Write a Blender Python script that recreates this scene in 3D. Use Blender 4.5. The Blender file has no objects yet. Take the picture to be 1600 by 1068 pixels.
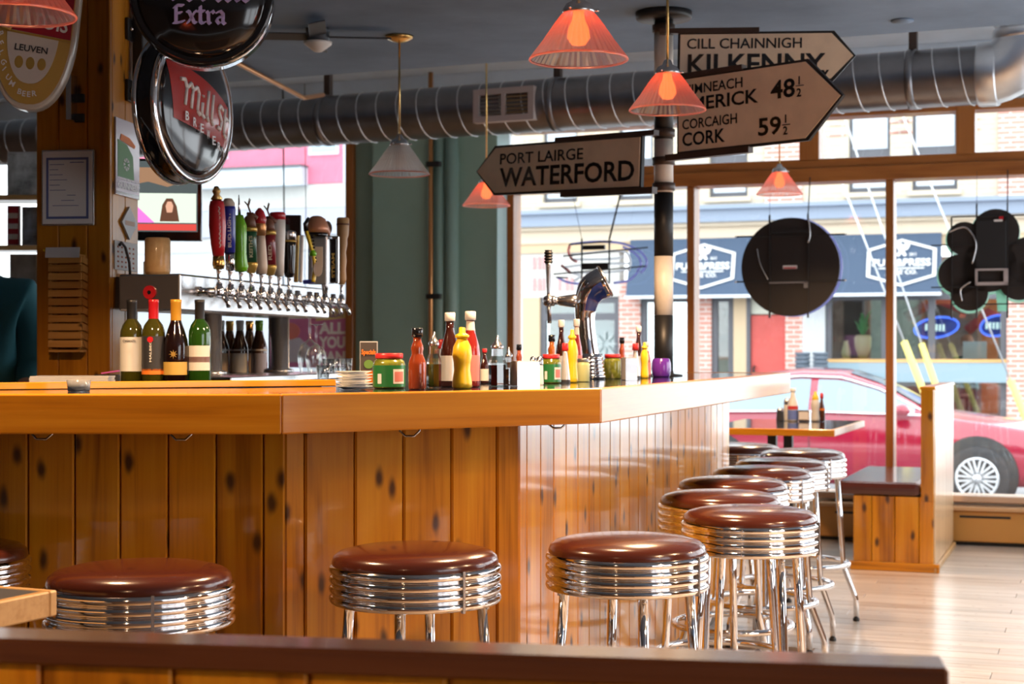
import bpy, bmesh, math, random
from mathutils import Vector, Matrix

SC = bpy.context.scene
COL = SC.collection
R = random.Random(7)
PI = math.pi

# ------------------------------------------------------------------ camera, world, exposure
H = 1.2            # eye height
F = 2500.0         # focal length in pixels of the 1600 px wide frame
HOR = 547.0        # horizon row
cam_d = bpy.data.cameras.new('camera')
cam = bpy.data.objects.new('camera', cam_d)
COL.objects.link(cam)
cam.location = (0, 0, H)
cam.rotation_euler = (PI / 2, 0, 0)
cam_d.sensor_width = 36.0
cam_d.lens = F / 1600.0 * 36.0
cam_d.shift_y = (HOR - 534.0) / 1600.0
cam_d.clip_start = 0.05
cam_d.clip_end = 300
cam_d.dof.use_dof = True
cam_d.dof.focus_distance = 3.9
cam_d.dof.aperture_fstop = 6.3
SC.camera = cam

world = bpy.data.worlds.new('overcast_sky')
SC.world = world
world.use_nodes = True
bg = world.node_tree.nodes['Background']
bg.inputs['Color'].default_value = (0.90, 0.95, 1.0, 1)
bg.inputs['Strength'].default_value = 2.1

SC.view_settings.view_transform = 'Standard'
SC.view_settings.look = 'None'
SC.view_settings.gamma = 1.0
SC.view_settings.exposure = 1.1
SC.view_settings.use_curve_mapping = False
SC.cycles.max_bounces = 10
SC.cycles.diffuse_bounces = 5
SC.cycles.glossy_bounces = 5
SC.cycles.transparent_max_bounces = 24
SC.cycles.caustics_reflective = False
SC.cycles.caustics_refractive = False
SC.cycles.sample_clamp_indirect = 6.0
SC.cycles.use_denoising = True

LAMP_W = 58.0      # power of one pendant bulb
GLOW_W = .85        # glow of the bulb inside its shade

# ------------------------------------------------------------------ measuring helpers
def P(px, py, d):
    """a point of the room seen at this place of the photograph, d metres in front of the eye"""
    return Vector(((px - 800) / F * d, d, H + (HOR - py) / F * d))
def X(px, d): return (px - 800) / F * d
def Zy(py, d): return H + (HOR - py) / F * d

ANG = math.radians(-20)                       # the window wall, the street and the house opposite
W0 = Vector((2.16, 10.2))
UD = Vector((math.cos(ANG), math.sin(ANG)))
VD = Vector((-math.sin(ANG), math.cos(ANG)))
W0N = W0.dot(VD)
MW = Matrix.Translation((W0.x, W0.y, 0)) @ Matrix.Rotation(ANG, 4, 'Z')
def WY(px, v=0.0):
    m = (px - 800) / F
    return (v + W0N) / (m * VD.x + VD.y)
def WU(px, v=0.0):
    y = WY(px, v); m = (px - 800) / F
    return (Vector((m * y, y)) - W0).dot(UD)
def WZ(px, py, v=0.0):
    return H + (HOR - py) / F * WY(px, v)

# ------------------------------------------------------------------ object helpers
def tag(o, label=None, cat=None, group=None, kind=None):
    if label: o['label'] = label
    if cat: o['category'] = cat
    if group: o['group'] = group
    if kind: o['kind'] = kind
    return o
def link(o, parent=None, M=None):
    COL.objects.link(o)
    if parent is not None: o.parent = parent
    if M is not None: o.matrix_local = M
    return o
def thing(name, label, cat, M=None, group=None):
    o = bpy.data.objects.new(name, None)
    o.empty_display_size = 0.05
    link(o, None, M if M is not None else Matrix.Identity(4))
    return tag(o, label, cat, group)
def structure(name, M=None):
    o = bpy.data.objects.new(name, None)
    link(o, None, M if M is not None else Matrix.Identity(4))
    o['kind'] = 'structure'
    return o
def T(x=0, y=0, z=0): return Matrix.Translation((x, y, z))
def RZ(a): return Matrix.Rotation(a, 4, 'Z')
def RX(a): return Matrix.Rotation(a, 4, 'X')
def RY(a): return Matrix.Rotation(a, 4, 'Y')
def S(x, y, z): return Matrix.Diagonal((x, y, z, 1))
def frame2(L, Rr, z=0.0):
    """origin at L, local x towards Rr on the plan, z up; local -y looks at the eye"""
    d = (Vector(Rr) - Vector(L)); a = math.atan2(d.y, d.x)
    return T(L[0], L[1], z) @ RZ(a)
def children(o): return [c for c in bpy.data.objects if c.parent == o]
def copy_tree(o, parent=None, M=None):
    c = o.copy(); COL.objects.link(c); c.parent = parent
    if M is not None: c.matrix_local = M
    for ch in KIDS.get(o.name, []):
        cc = ch.copy(); COL.objects.link(cc); cc.parent = c
        for g in KIDS.get(ch.name, []):
            gg = g.copy(); COL.objects.link(gg); gg.parent = cc
    return c
KIDS = {}

def hull(pts):
    pts = sorted(set((round(p[0], 6), round(p[1], 6)) for p in pts))
    if len(pts) < 3: return pts
    def half(it):
        h = []
        for p in it:
            while len(h) >= 2 and (h[-1][0]-h[-2][0])*(p[1]-h[-2][1])-(h[-1][1]-h[-2][1])*(p[0]-h[-2][0]) <= 0: h.pop()
            h.append(p)
        return h
    a = half(pts); b = half(reversed(pts))
    return a[:-1] + b[:-1]

class MB:
    def __init__(s): s.v = []; s.f = []; s.m = []; s.s = []
    def add(s, vs, fs, mi=0, M=None, smooth=False):
        n = len(s.v)
        for p in vs:
            p = Vector(p)
            if M is not None: p = M @ p
            s.v.append(p)
        for f in fs:
            s.f.append([n + i for i in f]); s.m.append(mi); s.s.append(smooth)
        return s
    def box(s, x0, x1, y0, y1, z0, z1, mi=0, M=None, bev=0.0):
        if bev <= 0:
            vs = [(x, y, z) for z in (z0, z1) for y in (y0, y1) for x in (x0, x1)]
            fs = [(0,2,3,1),(4,5,7,6),(0,1,5,4),(2,6,7,3),(0,4,6,2),(1,3,7,5)]
            return s.add(vs, fs, mi, M)
        bm = bmesh.new(); bmesh.ops.create_cube(bm, size=1)
        for q in bm.verts: q.co = Vector(((x0+x1)/2+q.co.x*(x1-x0), (y0+y1)/2+q.co.y*(y1-y0), (z0+z1)/2+q.co.z*(z1-z0)))
        bmesh.ops.bevel(bm, geom=list(bm.edges), offset=min(bev, .49*min(abs(x1-x0),abs(y1-y0),abs(z1-z0))), segments=2 if bev > .004 else 1, affect='EDGES', profile=.5)
        bm.verts.index_update()
        s.add([q.co for q in bm.verts], [[q.index for q in f.verts] for f in bm.faces], mi, M, False)
        bm.free(); return s
    def lathe(s, prof, seg=24, mi=0, M=None, smooth=True, cap=True, mis=None, rib=0.0):
        vs = []; fs = []; k = len(prof)
        for j in range(seg):
            a = 2 * PI * j / seg; q = 1 + (rib if j % 2 else 0)
            for r, z in prof: vs.append((r * q * math.cos(a), r * q * math.sin(a), z))
        n0 = len(s.f)
        s.add(vs, [], 0, M)
        base = len(s.v) - len(vs)
        for j in range(seg):
            j2 = (j + 1) % seg
            for i in range(k - 1):
                s.f.append([base + j*k+i, base + j2*k+i, base + j2*k+i+1, base + j*k+i+1])
                s.m.append(mis[i] if mis else mi); s.s.append(smooth)
        if cap:
            if prof[0][0] > 1e-6: s.f.append([base + j*k for j in range(seg)][::-1]); s.m.append(mis[0] if mis else mi); s.s.append(False)
            if prof[-1][0] > 1e-6: s.f.append([base + j*k+k-1 for j in range(seg)]); s.m.append(mis[-1] if mis else mi); s.s.append(False)
        return s
    def tube(s, pts, r, seg=8, closed=False, mi=0, M=None, cap=True, flat=None):
        pts = [Vector(p) for p in pts]; n = len(pts)
        rr = r if isinstance(r, (list, tuple)) else [r] * n
        up = None; rings = []
        for i in range(n):
            a = pts[(i-1) % n] if (closed or i > 0) else pts[i]
            b = pts[(i+1) % n] if (closed or i < n-1) else pts[i]
            t = (b - a)
            if t.length < 1e-9: t = Vector((0,0,1))
            t.normalize()
            if up is None: up = Vector((0,0,1)) if abs(t.z) < .9 else Vector((1,0,0))
            x = t.cross(up)
            if x.length < 1e-5: x = t.cross(Vector((0,1,0)))
            x.normalize(); y = x.cross(t).normalized(); up = y
            rings.append([pts[i] + (x*math.cos(2*PI*j/seg) + y*math.sin(2*PI*j/seg)*(flat or 1)) * rr[i] for j in range(seg)])
        fs = []
        for i in range(n if closed else n-1):
            i2 = (i+1) % n
            for j in range(seg):
                j2 = (j+1) % seg
                fs.append((i*seg+j, i*seg+j2, i2*seg+j2, i2*seg+j))
        s.add([p for q in rings for p in q], fs, mi, M, True)
        if cap and not closed:
            b0 = len(s.v) - n*seg
            s.f.append([b0+j for j in range(seg)][::-1]); s.m.append(mi); s.s.append(False)
            s.f.append([b0+(n-1)*seg+j for j in range(seg)]); s.m.append(mi); s.s.append(False)
        return s
    def ring(s, R_, r, seg=32, rs=8, mi=0, M=None, z=0.0):
        return s.tube([(R_*math.cos(2*PI*i/seg), R_*math.sin(2*PI*i/seg), z) for i in range(seg)], r, rs, True, mi, M)
    def prism(s, poly, z0, z1, mi=0, M=None):
        """poly in xy, from z0 to z1 (counter-clockwise)"""
        n = len(poly)
        a = sum(poly[i][0]*poly[(i+1)%n][1]-poly[(i+1)%n][0]*poly[i][1] for i in range(n))
        if a < 0: poly = poly[::-1]
        vs = [(x, y, z0) for x, y in poly] + [(x, y, z1) for x, y in poly]
        fs = [list(range(n))[::-1], [n+i for i in range(n)]] + [(i, (i+1)%n, n+(i+1)%n, n+i) for i in range(n)]
        return s.add(vs, fs, mi, M)
    def plate(s, poly, y0, y1, mi=0, M=None):
        """upright plate: poly in xz, thickness along y from y0 (front, towards -y) to y1"""
        Q = Matrix(((1,0,0,0),(0,0,-1,0),(0,1,0,0),(0,0,0,1)))     # (x,y,z)->(x,-z,y)
        return s.prism(poly, -y1, -y0, mi, (M @ Q) if M is not None else Q)
    def strokes(s, lines, w, y=0.0, nib=None, mi=0, th=0.0015):
        """flat pen strokes on an upright face; nib=(angle,ratio) for a broad pen"""
        if nib:
            a, q = nib; ax = (math.cos(a)*w/2, math.sin(a)*w/2); bx = (-math.sin(a)*w/2*q, math.cos(a)*w/2*q)
            foot = [(i*ax[0]+j*bx[0], i*ax[1]+j*bx[1]) for i in (-1,1) for j in (-1,1)]
        else:
            foot = [(w/2*math.cos(k*PI/4), w/2*math.sin(k*PI/4)) for k in range(8)]
        for ln in lines:
            for p, q in zip(ln[:-1], ln[1:]):
                h = hull([(p[0]+f[0], p[1]+f[1]) for f in foot] + [(q[0]+f[0], q[1]+f[1]) for f in foot])
                if len(h) > 2: s.plate(h, y - th, y, mi)
        return s
    def build(s, name, mats, parent=None, M=None, label=None, cat=None, group=None, kind=None):
        me = bpy.data.meshes.new(name)
        me.from_pydata([tuple(p) for p in s.v], [], s.f)
        if not isinstance(mats, (list, tuple)): mats = [mats]
        for m in mats: me.materials.append(m)
        me.polygons.foreach_set('material_index', s.m)
        me.polygons.foreach_set('use_smooth', s.s)
        me.update()
        o = bpy.data.objects.new(name, me)
        link(o, parent, M)
        if parent is not None: KIDS.setdefault(parent.name, []).append(o)
        return tag(o, label, cat, group, kind)
def inst(src, parent, M, name=None):
    o = bpy.data.objects.new(name or src.name.split('.')[0], src.data)
    link(o, parent, M)
    if parent is not None: KIDS.setdefault(parent.name, []).append(o)
    return o
def smooth_path(pts, n=6):
    pts = [Vector(p) for p in pts]; out = []
    for i in range(len(pts)-1):
        p0 = pts[max(i-1,0)]; p1 = pts[i]; p2 = pts[i+1]; p3 = pts[min(i+2,len(pts)-1)]
        for k in range(n):
            t = k/n
            out.append(.5*((2*p1)+(-p0+p2)*t+(2*p0-5*p1+4*p2-p3)*t*t+(-p0+3*p1-3*p2+p3)*t**3))
    out.append(pts[-1]); return out

_fcache = {}
def letters(s, x, z, w=None, h=None, mat=None, parent=None, y=0.0, bold=0.0, name='lettering', th=0.002, align='L', M=None, sp=1.0, label=None):
    """flat lettering on an upright face looking to -y; (x,z) is the lower left (L) or lower middle (C)"""
    c = bpy.data.curves.new('txt', 'FONT'); c.body = s; c.size = 1.0; c.offset = bold; c.space_character = sp
    c.resolution_u = 3
    o = bpy.data.objects.new('txt', c)
    COL.objects.link(o); bpy.context.view_layer.update()
    dg = bpy.context.evaluated_depsgraph_get()
    me0 = bpy.data.meshes.new_from_object(o.evaluated_get(dg))
    vs = [v.co.copy() for v in me0.vertices]; fs = [list(p.vertices) for p in me0.polygons]
    bpy.data.objects.remove(o); bpy.data.curves.remove(c); bpy.data.meshes.remove(me0)
    x0 = min(v.x for v in vs); x1 = max(v.x for v in vs); y0 = min(v.y for v in vs); y1 = max(v.y for v in vs)
    sh = (h / (y1-y0)) if h else None
    sw = (w / (x1-x0)) if w else None
    if sh is None: sh = sw
    if sw is None: sw = sh
    ox = x - (0 if align == 'L' else (x1-x0)*sw/2 if align == 'C' else (x1-x0)*sw)
    mb = MB()
    mb.add([(ox+(v.x-x0)*sw, y-th, z+(v.y-y0)*sh) for v in vs], fs, 0, M)
    return mb.build(name, mat, parent, label=label)

# ------------------------------------------------------------------ materials
MATS = {}
def nodes(name):
    m = bpy.data.materials.new(name); m.use_nodes = True
    nt = m.node_tree; nt.nodes.clear()
    out = nt.nodes.new('ShaderNodeOutputMaterial')
    return m, nt, out
def N(nt, t, **kw):
    n = nt.nodes.new(t)
    for k, v in kw.items():
        if k in n.inputs: n.inputs[k].default_value = v
        else: setattr(n, k, v)
    return n
def c4(c): return (c[0], c[1], c[2], 1)
def mat(name, col, rough=.5, metal=0.0, coat=0.0, bump=0.0, bscale=40, var=0.0, vscale=6, spec=.5, emit=None, es=0.0, trans=0.0, col2=None, stretch=(1,1,1)):
    """plain procedural surface: noise-varied colour with optional fine relief"""
    m, nt, out = nodes(name)
    b = N(nt, 'ShaderNodeBsdfPrincipled')
    b.inputs['Roughness'].default_value = rough; b.inputs['Metallic'].default_value = metal
    b.inputs['Coat Weight'].default_value = coat; b.inputs['Coat Roughness'].default_value = .08
    b.inputs['Specular IOR Level'].default_value = spec
    b.inputs['Transmission Weight'].default_value = trans
    b.inputs['Base Color'].default_value = c4(col)
    if emit: b.inputs['Emission Color'].default_value = c4(emit); b.inputs['Emission Strength'].default_value = es
    if var > 0 or col2 or bump > 0:
        tc = N(nt, 'ShaderNodeTexCoord'); mp = N(nt, 'ShaderNodeMapping'); mp.inputs['Scale'].default_value = stretch
        nt.links.new(tc.outputs['Object'], mp.inputs['Vector'])
    if var > 0 or col2:
        nz = N(nt, 'ShaderNodeTexNoise', Scale=vscale, Detail=5.0, Roughness=.6)
        nt.links.new(mp.outputs[0], nz.inputs['Vector'])
        rp = N(nt, 'ShaderNodeValToRGB')
        lo = tuple(x*(1-var) for x in col); hi = tuple(min(1, x*(1+var)) for x in (col2 or col))
        rp.color_ramp.elements[0].position = .3; rp.color_ramp.elements[0].color = c4(lo)
        rp.color_ramp.elements[1].position = .7; rp.color_ramp.elements[1].color = c4(hi)
        nt.links.new(nz.outputs['Fac'], rp.inputs['Fac']); nt.links.new(rp.outputs[0], b.inputs['Base Color'])
    if bump > 0:
        nb = N(nt, 'ShaderNodeTexNoise', Scale=bscale, Detail=4.0)
        nt.links.new(mp.outputs[0], nb.inputs['Vector'])
        bp = N(nt, 'ShaderNodeBump', Strength=bump, Distance=.01)
        nt.links.new(nb.outputs['Fac'], bp.inputs['Height']); nt.links.new(bp.outputs[0], b.inputs['Normal'])
    nt.links.new(b.outputs[0], out.inputs[0])
    MATS[name] = m
    return m
def wood(name, dark, mid, light, axis='Z', rough=.3, coat=.4, knots=1.0, var=.2, scale=1.0, knotcol=(.05,.016,.004), crough=.12):
    m, nt, out = nodes(name); L = nt.links.new
    b = N(nt, 'ShaderNodeBsdfPrincipled', Roughness=rough); b.inputs['Specular IOR Level'].default_value = .2
    b.inputs['Coat Weight'].default_value = coat; b.inputs['Coat Roughness'].default_value = crough
    tc = N(nt, 'ShaderNodeTexCoord'); oi = N(nt, 'ShaderNodeObjectInfo')
    mul = N(nt, 'ShaderNodeVectorMath', operation='MULTIPLY'); mul.inputs[1].default_value = (31.7, 57.3, 83.9)
    cmb = N(nt, 'ShaderNodeCombineXYZ')
    for i in range(3): L(oi.outputs['Random'], cmb.inputs[i])
    L(cmb.outputs[0], mul.inputs[0])
    ad = N(nt, 'ShaderNodeVectorMath', operation='ADD'); L(tc.outputs['Object'], ad.inputs[0]); L(mul.outputs[0], ad.inputs[1])
    def mapped(al, ac):
        mp = N(nt, 'ShaderNodeMapping'); mp.inputs['Scale'].default_value = tuple((al if 'XYZ'[i] == axis else ac)*scale for i in range(3))
        L(ad.outputs[0], mp.inputs['Vector']); return mp
    m1 = mapped(.9, 9); m2 = mapped(2.5, 90); m3 = mapped(2.3, 6.5)
    n1 = N(nt, 'ShaderNodeTexNoise', Scale=1.0, Detail=4.0, Distortion=1.1); L(m1.outputs[0], n1.inputs['Vector'])
    n2 = N(nt, 'ShaderNodeTexNoise', Scale=1.0, Detail=3.0); L(m2.outputs[0], n2.inputs['Vector'])
    mx = N(nt, 'ShaderNodeMath', operation='MULTIPLY_ADD'); mx.inputs[1].default_value = .35
    L(n2.outputs['Fac'], mx.inputs[0]); L(n1.outputs['Fac'], mx.inputs[2])
    rp = N(nt, 'ShaderNodeValToRGB'); e = rp.color_ramp.elements
    e[0].position = .42; e[0].color = c4(dark); e[1].position = .95; e[1].color = c4(light)
    k = rp.color_ramp.elements.new(.62); k.color = c4(mid)
    L(mx.outputs[0], rp.inputs['Fac'])
    hv = N(nt, 'ShaderNodeMapRange'); hv.inputs['To Min'].default_value = 1-var; hv.inputs['To Max'].default_value = 1+var
    L(oi.outputs['Random'], hv.inputs['Value'])
    sc = N(nt, 'ShaderNodeVectorMath', operation='SCALE'); L(rp.outputs[0], sc.inputs[0]); L(hv.outputs[0], sc.inputs['Scale'])
    col = sc.outputs[0]
    if knots > 0:
        # knots: cells on the face of the board (across, along)
        spx = N(nt, 'ShaderNodeSeparateXYZ'); L(ad.outputs[0], spx.inputs[0])
        others = [o_ for o_ in 'XYZ' if o_ != axis]
        sm = N(nt, 'ShaderNodeMath', operation='ADD'); L(spx.outputs[others[0]], sm.inputs[0]); L(spx.outputs[others[1]], sm.inputs[1])
        ac = N(nt, 'ShaderNodeMath', operation='MULTIPLY'); ac.inputs[1].default_value = 9.0; L(sm.outputs[0], ac.inputs[0])
        al = N(nt, 'ShaderNodeMath', operation='MULTIPLY'); al.inputs[1].default_value = 4.2; L(spx.outputs[axis], al.inputs[0])
        cm = N(nt, 'ShaderNodeCombineXYZ'); L(ac.outputs[0], cm.inputs[0]); L(al.outputs[0], cm.inputs[1])
        vo = N(nt, 'ShaderNodeTexVoronoi', Scale=1.0, voronoi_dimensions='2D'); vo.inputs['Randomness'].default_value = 1.0
        nd = N(nt, 'ShaderNodeTexNoise', Scale=3.0, Detail=2.0); L(cm.outputs[0], nd.inputs['Vector'])
        wm = N(nt, 'ShaderNodeMix', data_type='VECTOR'); wm.inputs['Factor'].default_value = .10
        L(cm.outputs[0], wm.inputs['A']); L(nd.outputs['Color'], wm.inputs['B']); L(wm.outputs['Result'], vo.inputs['Vector'])
        mr = N(nt, 'ShaderNodeMapRange', interpolation_type='SMOOTHSTEP')
        mr.inputs['From Min'].default_value = .03*knots; mr.inputs['From Max'].default_value = .15*knots
        mr.inputs['To Min'].default_value = .95; mr.inputs['To Max'].default_value = 0.0
        L(vo.outputs['Distance'], mr.inputs['Value'])
        mc = N(nt, 'ShaderNodeMix', data_type='RGBA'); L(mr.outputs[0], mc.inputs['Factor']); L(col, mc.inputs['A']); mc.inputs['B'].default_value = c4(knotcol)
        col = mc.outputs['Result']
    L(col, b.inputs['Base Color'])
    bp = N(nt, 'ShaderNodeBump', Strength=.06, Distance=.004); L(n2.outputs['Fac'], bp.inputs['Height']); L(bp.outputs[0], b.inputs['Normal'])
    L(b.outputs[0], out.inputs[0]); MATS[name] = m
    return m
def clear(name, tint=(1,1,1), gl=.12, rough=.02, mid=None):
    """thin clear sheet: see-through with a mirror sheen that grows at grazing angles"""
    m, nt, out = nodes(name); L = nt.links.new
    t = N(nt, 'ShaderNodeBsdfTransparent'); t.inputs['Color'].default_value = c4(tint)
    g = N(nt, 'ShaderNodeBsdfGlossy', Roughness=rough); g.inputs['Color'].default_value = (1,1,1,1)
    lw = N(nt, 'ShaderNodeLayerWeight', Blend=.25)
    ml = N(nt, 'ShaderNodeMath', operation='MULTIPLY_ADD'); ml.inputs[1].default_value = .6; ml.inputs[2].default_value = gl*.4
    L(lw.outputs['Fresnel'], ml.inputs[0])
    mx = N(nt, 'ShaderNodeMixShader'); L(ml.outputs[0], mx.inputs[0]); L(t.outputs[0], mx.inputs[1]); L(g.outputs[0], mx.inputs[2])
    L(mx.outputs[0], out.inputs[0]); MATS[name] = m
    return m
def shade_glass(name, tint, wt=.4):
    m, nt, out = nodes(name); L = nt.links.new
    t = N(nt, 'ShaderNodeBsdfTransparent'); t.inputs['Color'].default_value = (.9,.9,.9,1)
    d = N(nt, 'ShaderNodeBsdfTranslucent'); d.inputs['Color'].default_value = c4(tint)
    g = N(nt, 'ShaderNodeBsdfGlossy', Roughness=.12)
    m1 = N(nt, 'ShaderNodeMixShader'); m1.inputs[0].default_value = wt; L(t.outputs[0], m1.inputs[1]); L(d.outputs[0], m1.inputs[2])
    m2 = N(nt, 'ShaderNodeMixShader'); m2.inputs[0].default_value = .16; L(m1.outputs[0], m2.inputs[1]); L(g.outputs[0], m2.inputs[2])
    L(m2.outputs[0], out.inputs[0]); MATS[name] = m
    return m
def sheet(name, col):
    """thin printed paper: daylight shines through it"""
    m, nt, out = nodes(name); L = nt.links.new
    d = N(nt, 'ShaderNodeBsdfDiffuse'); d.inputs['Color'].default_value = c4(col)
    t = N(nt, 'ShaderNodeBsdfTranslucent'); t.inputs['Color'].default_value = c4(col)
    mx = N(nt, 'ShaderNodeMixShader'); mx.inputs[0].default_value = .6; L(d.outputs[0], mx.inputs[1]); L(t.outputs[0], mx.inputs[2])
    L(mx.outputs[0], out.inputs[0]); MATS[name] = m
    return m
def emitter(name, col, s):
    m, nt, out = nodes(name)
    e = N(nt, 'ShaderNodeEmission', Strength=s); e.inputs['Color'].default_value = c4(col)
    nt.links.new(e.outputs[0], out.inputs[0]); MATS[name] = m
    return m
def brick(name, c1, c2, mortar, sx=1.0):
    m, nt, out = nodes(name); L = nt.links.new
    b = N(nt, 'ShaderNodeBsdfPrincipled', Roughness=.85)
    tc = N(nt, 'ShaderNodeTexCoord'); sp = N(nt, 'ShaderNodeSeparateXYZ'); cb = N(nt, 'ShaderNodeCombineXYZ')
    L(tc.outputs['Object'], sp.inputs[0]); L(sp.outputs['X'], cb.inputs['X']); L(sp.outputs['Z'], cb.inputs['Y'])
    bt = N(nt, 'ShaderNodeTexBrick', Scale=1.0)
    bt.inputs['Brick Width'].default_value = .21; bt.inputs['Row Height'].default_value = .072; bt.inputs['Mortar Size'].default_value = .011
    bt.inputs['Color1'].default_value = c4(c1); bt.inputs['Color2'].default_value = c4(c2); bt.inputs['Mortar'].default_value = c4(mortar)
    L(cb.outputs[0], bt.inputs['Vector']); L(bt.outputs['Color'], b.inputs['Base Color'])
    bp = N(nt, 'ShaderNodeBump', Strength=.5, Distance=.01, invert=True); L(bt.outputs['Fac'], bp.inputs['Height']); L(bp.outputs[0], b.inputs['Normal'])
    L(b.outputs[0], out.inputs[0]); MATS[name] = m
    return m

PINE = dict(dark=(.28,.088,.002), mid=(.60,.215,.005), light=(.74,.33,.014))
M_pine = wood('knotty_pine', axis='Z', rough=.35, coat=.9, crough=.10, **PINE)
M_pine_x = wood('knotty_pine_lengthwise', axis='X', rough=.3, coat=.5, knots=.7, **PINE)
M_edge = wood('bar_edge_pine', (.42,.135,.005), (.62,.22,.008), (.74,.31,.018), axis='X', knots=0, rough=.4, coat=.6, var=.06)
M_colwood = wood('column_pine', (.22,.068,.003), (.42,.15,.007), (.55,.22,.014), axis='Z', rough=.4, coat=.25, knots=.8, var=.12)
M_rail = wood('dark_rail', (.07,.02,.006), (.13,.04,.012), (.19,.065,.02), axis='X', rough=.25, coat=.6, knots=0, var=.05)
M_floor = wood('worn_floorboard', (.36,.28,.21), (.54,.47,.40), (.66,.60,.53), axis='X', rough=.3, coat=.5, knots=.35, var=.14, knotcol=(.2,.11,.06), crough=.18)
M_frame = wood('window_frame_wood', (.22,.075,.02), (.33,.12,.03), (.42,.165,.045), axis='Z', rough=.4, coat=.2, knots=0, var=.05)
M_frame_x = wood('window_rail_wood', (.22,.075,.02), (.33,.12,.03), (.42,.165,.045), axis='X', rough=.4, coat=.2, knots=0, var=.05)
M_slat = wood('pale_slat', (.36,.15,.03), (.52,.24,.06), (.63,.33,.1), axis='X', rough=.45, coat=.1, knots=.5, var=.1)
M_light = wood('light_oak', (.45,.25,.09), (.6,.36,.15), (.7,.45,.2), axis='X', rough=.35, coat=.3, knots=0, var=.05)
M_chrome = mat('chrome', (.82,.83,.85), .07, 1.0)
M_steel = mat('brushed_steel', (.62,.62,.63), .24, 1.0, bump=.03, bscale=200, stretch=(1,1,30))
M_brass = mat('brass', (.70,.45,.16), .25, 1.0)
M_copper = mat('copper_pipe', (.62,.30,.12), .35, .8)
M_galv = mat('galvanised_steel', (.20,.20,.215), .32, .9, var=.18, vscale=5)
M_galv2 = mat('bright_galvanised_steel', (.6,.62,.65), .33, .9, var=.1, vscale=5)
M_vinyl = mat('oxblood_vinyl', (.078,.018,.010), .2, 0, coat=.35, bump=.02, bscale=300)
M_black = mat('black_gloss', (.008,.008,.01), .12, 0, coat=.4)
M_blackm = mat('black_satin', (.012,.012,.013), .45)
M_brown = mat('dark_brown_metal', (.06,.035,.024), .4, 0, var=.2, vscale=8)
M_lam = mat('navy_laminate', (.016,.022,.04), .07, 0, coat=.6)
M_slate = mat('slate_laminate', (.07,.08,.095), .3, 0)
M_white = mat('white_paint', (.78,.78,.76), .5)
M_cream = mat('cream_enamel', (.84,.70,.53), .4, var=.10, vscale=7)
M_poleW = mat('pole_white', (.74,.68,.6), .4, var=.12, vscale=9)
M_ceil = mat('slate_blue_ceiling', (.15,.23,.35), .75, bump=.35, bscale=5, var=.25, vscale=1.6)
M_ceil2 = mat('pale_blue_ceiling', (.52,.63,.74), .7, bump=.25, bscale=5, var=.1, vscale=3)
M_green = mat('green_wall_paint', (.28,.43,.37), .5, bump=.05, bscale=60, var=.06, vscale=3)
M_greenl = mat('green_pipe_paint', (.26,.4,.35), .35)
M_palewall = mat('white_wall', (.7,.74,.74), .6)
M_plaster = mat('room_plaster', (.16,.09,.05), .8, var=.06)
M_heater = mat('heater_enamel', (.6,.28,.06), .35, coat=.3)
M_glass = clear('window_glass', (.97,.985,.98), .06)
M_clear = clear('clear_glass', (.93,.95,.95), .25)
M_shade_glow = shade_glass('glow_tinted_ribbed_glass', (1,.42,.34), .5)  # red glow of the bulb tinted into the glass of lit shades
M_shade_clear = shade_glass('clear_ribbed_glass', (.95,.97,1), .45)
M_rim = shade_glass('shade_rim_glass', (1,.5,.4), .8)
M_bulb = emitter('red_bulb', (1.0,.17,.04), 1.7)
M_bulb_off = mat('unlit_bulb', (.8,.8,.78), .2)
M_red = mat('red_paint', (.55,.012,.02), .3, coat=.3)
M_wineR = mat('wine_red', (.20,.012,.02), .3, coat=.3)
M_blue = mat('royal_blue', (.02,.03,.32), .3, coat=.3)
M_lime = mat('lime_green', (.16,.5,.012), .25, coat=.4)
M_dgreen = mat('bottle_green_paint', (.012,.075,.035), .3, coat=.3)
M_yellow = mat('mustard_yellow', (.82,.56,.015), .35, coat=.2)
M_gold = mat('gold_foil', (.62,.40,.10), .3, .6)
M_paper = mat('paper', (.72,.70,.68), .8)
M_inkb = mat('blue_ink', (.1,.13,.3), .7)
M_ink = mat('dark_ink', (.03,.03,.035), .7)
M_teal = mat('teal_cloth', (.03,.16,.2), .85, bump=.15, bscale=30)
M_purple = mat('purple_glaze', (.14,.03,.36), .15, coat=.6)
M_orange = mat('orange_label', (.8,.2,.02), .5)
M_leather = mat('dark_leather', (.035,.022,.018), .5, bump=.1, bscale=120)
M_skin = mat('skin', (.55,.33,.24), .5)
M_hair = mat('dark_hair', (.03,.018,.012), .6)

# ================================================================== THE ROOM SHELL
RX0, RX1, RY0 = -4.2, 4.25, -3.5
def back_y(x): return W0.y + (x - W0.x) * math.tan(ANG)
SOFF = 2.52; TOPC = 3.12
def soff_y(x): return 7.53 + (x + .527) * -.406

mb = MB(); mb.prism([(RX0,RY0),(RX1,RY0),(RX1,back_y(RX1)),(RX0,back_y(RX0))], -.06, -.021)
floor_o = mb.build('floor', mat('subfloor', (.3,.2,.12), .4, var=.1), kind='structure')
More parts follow.
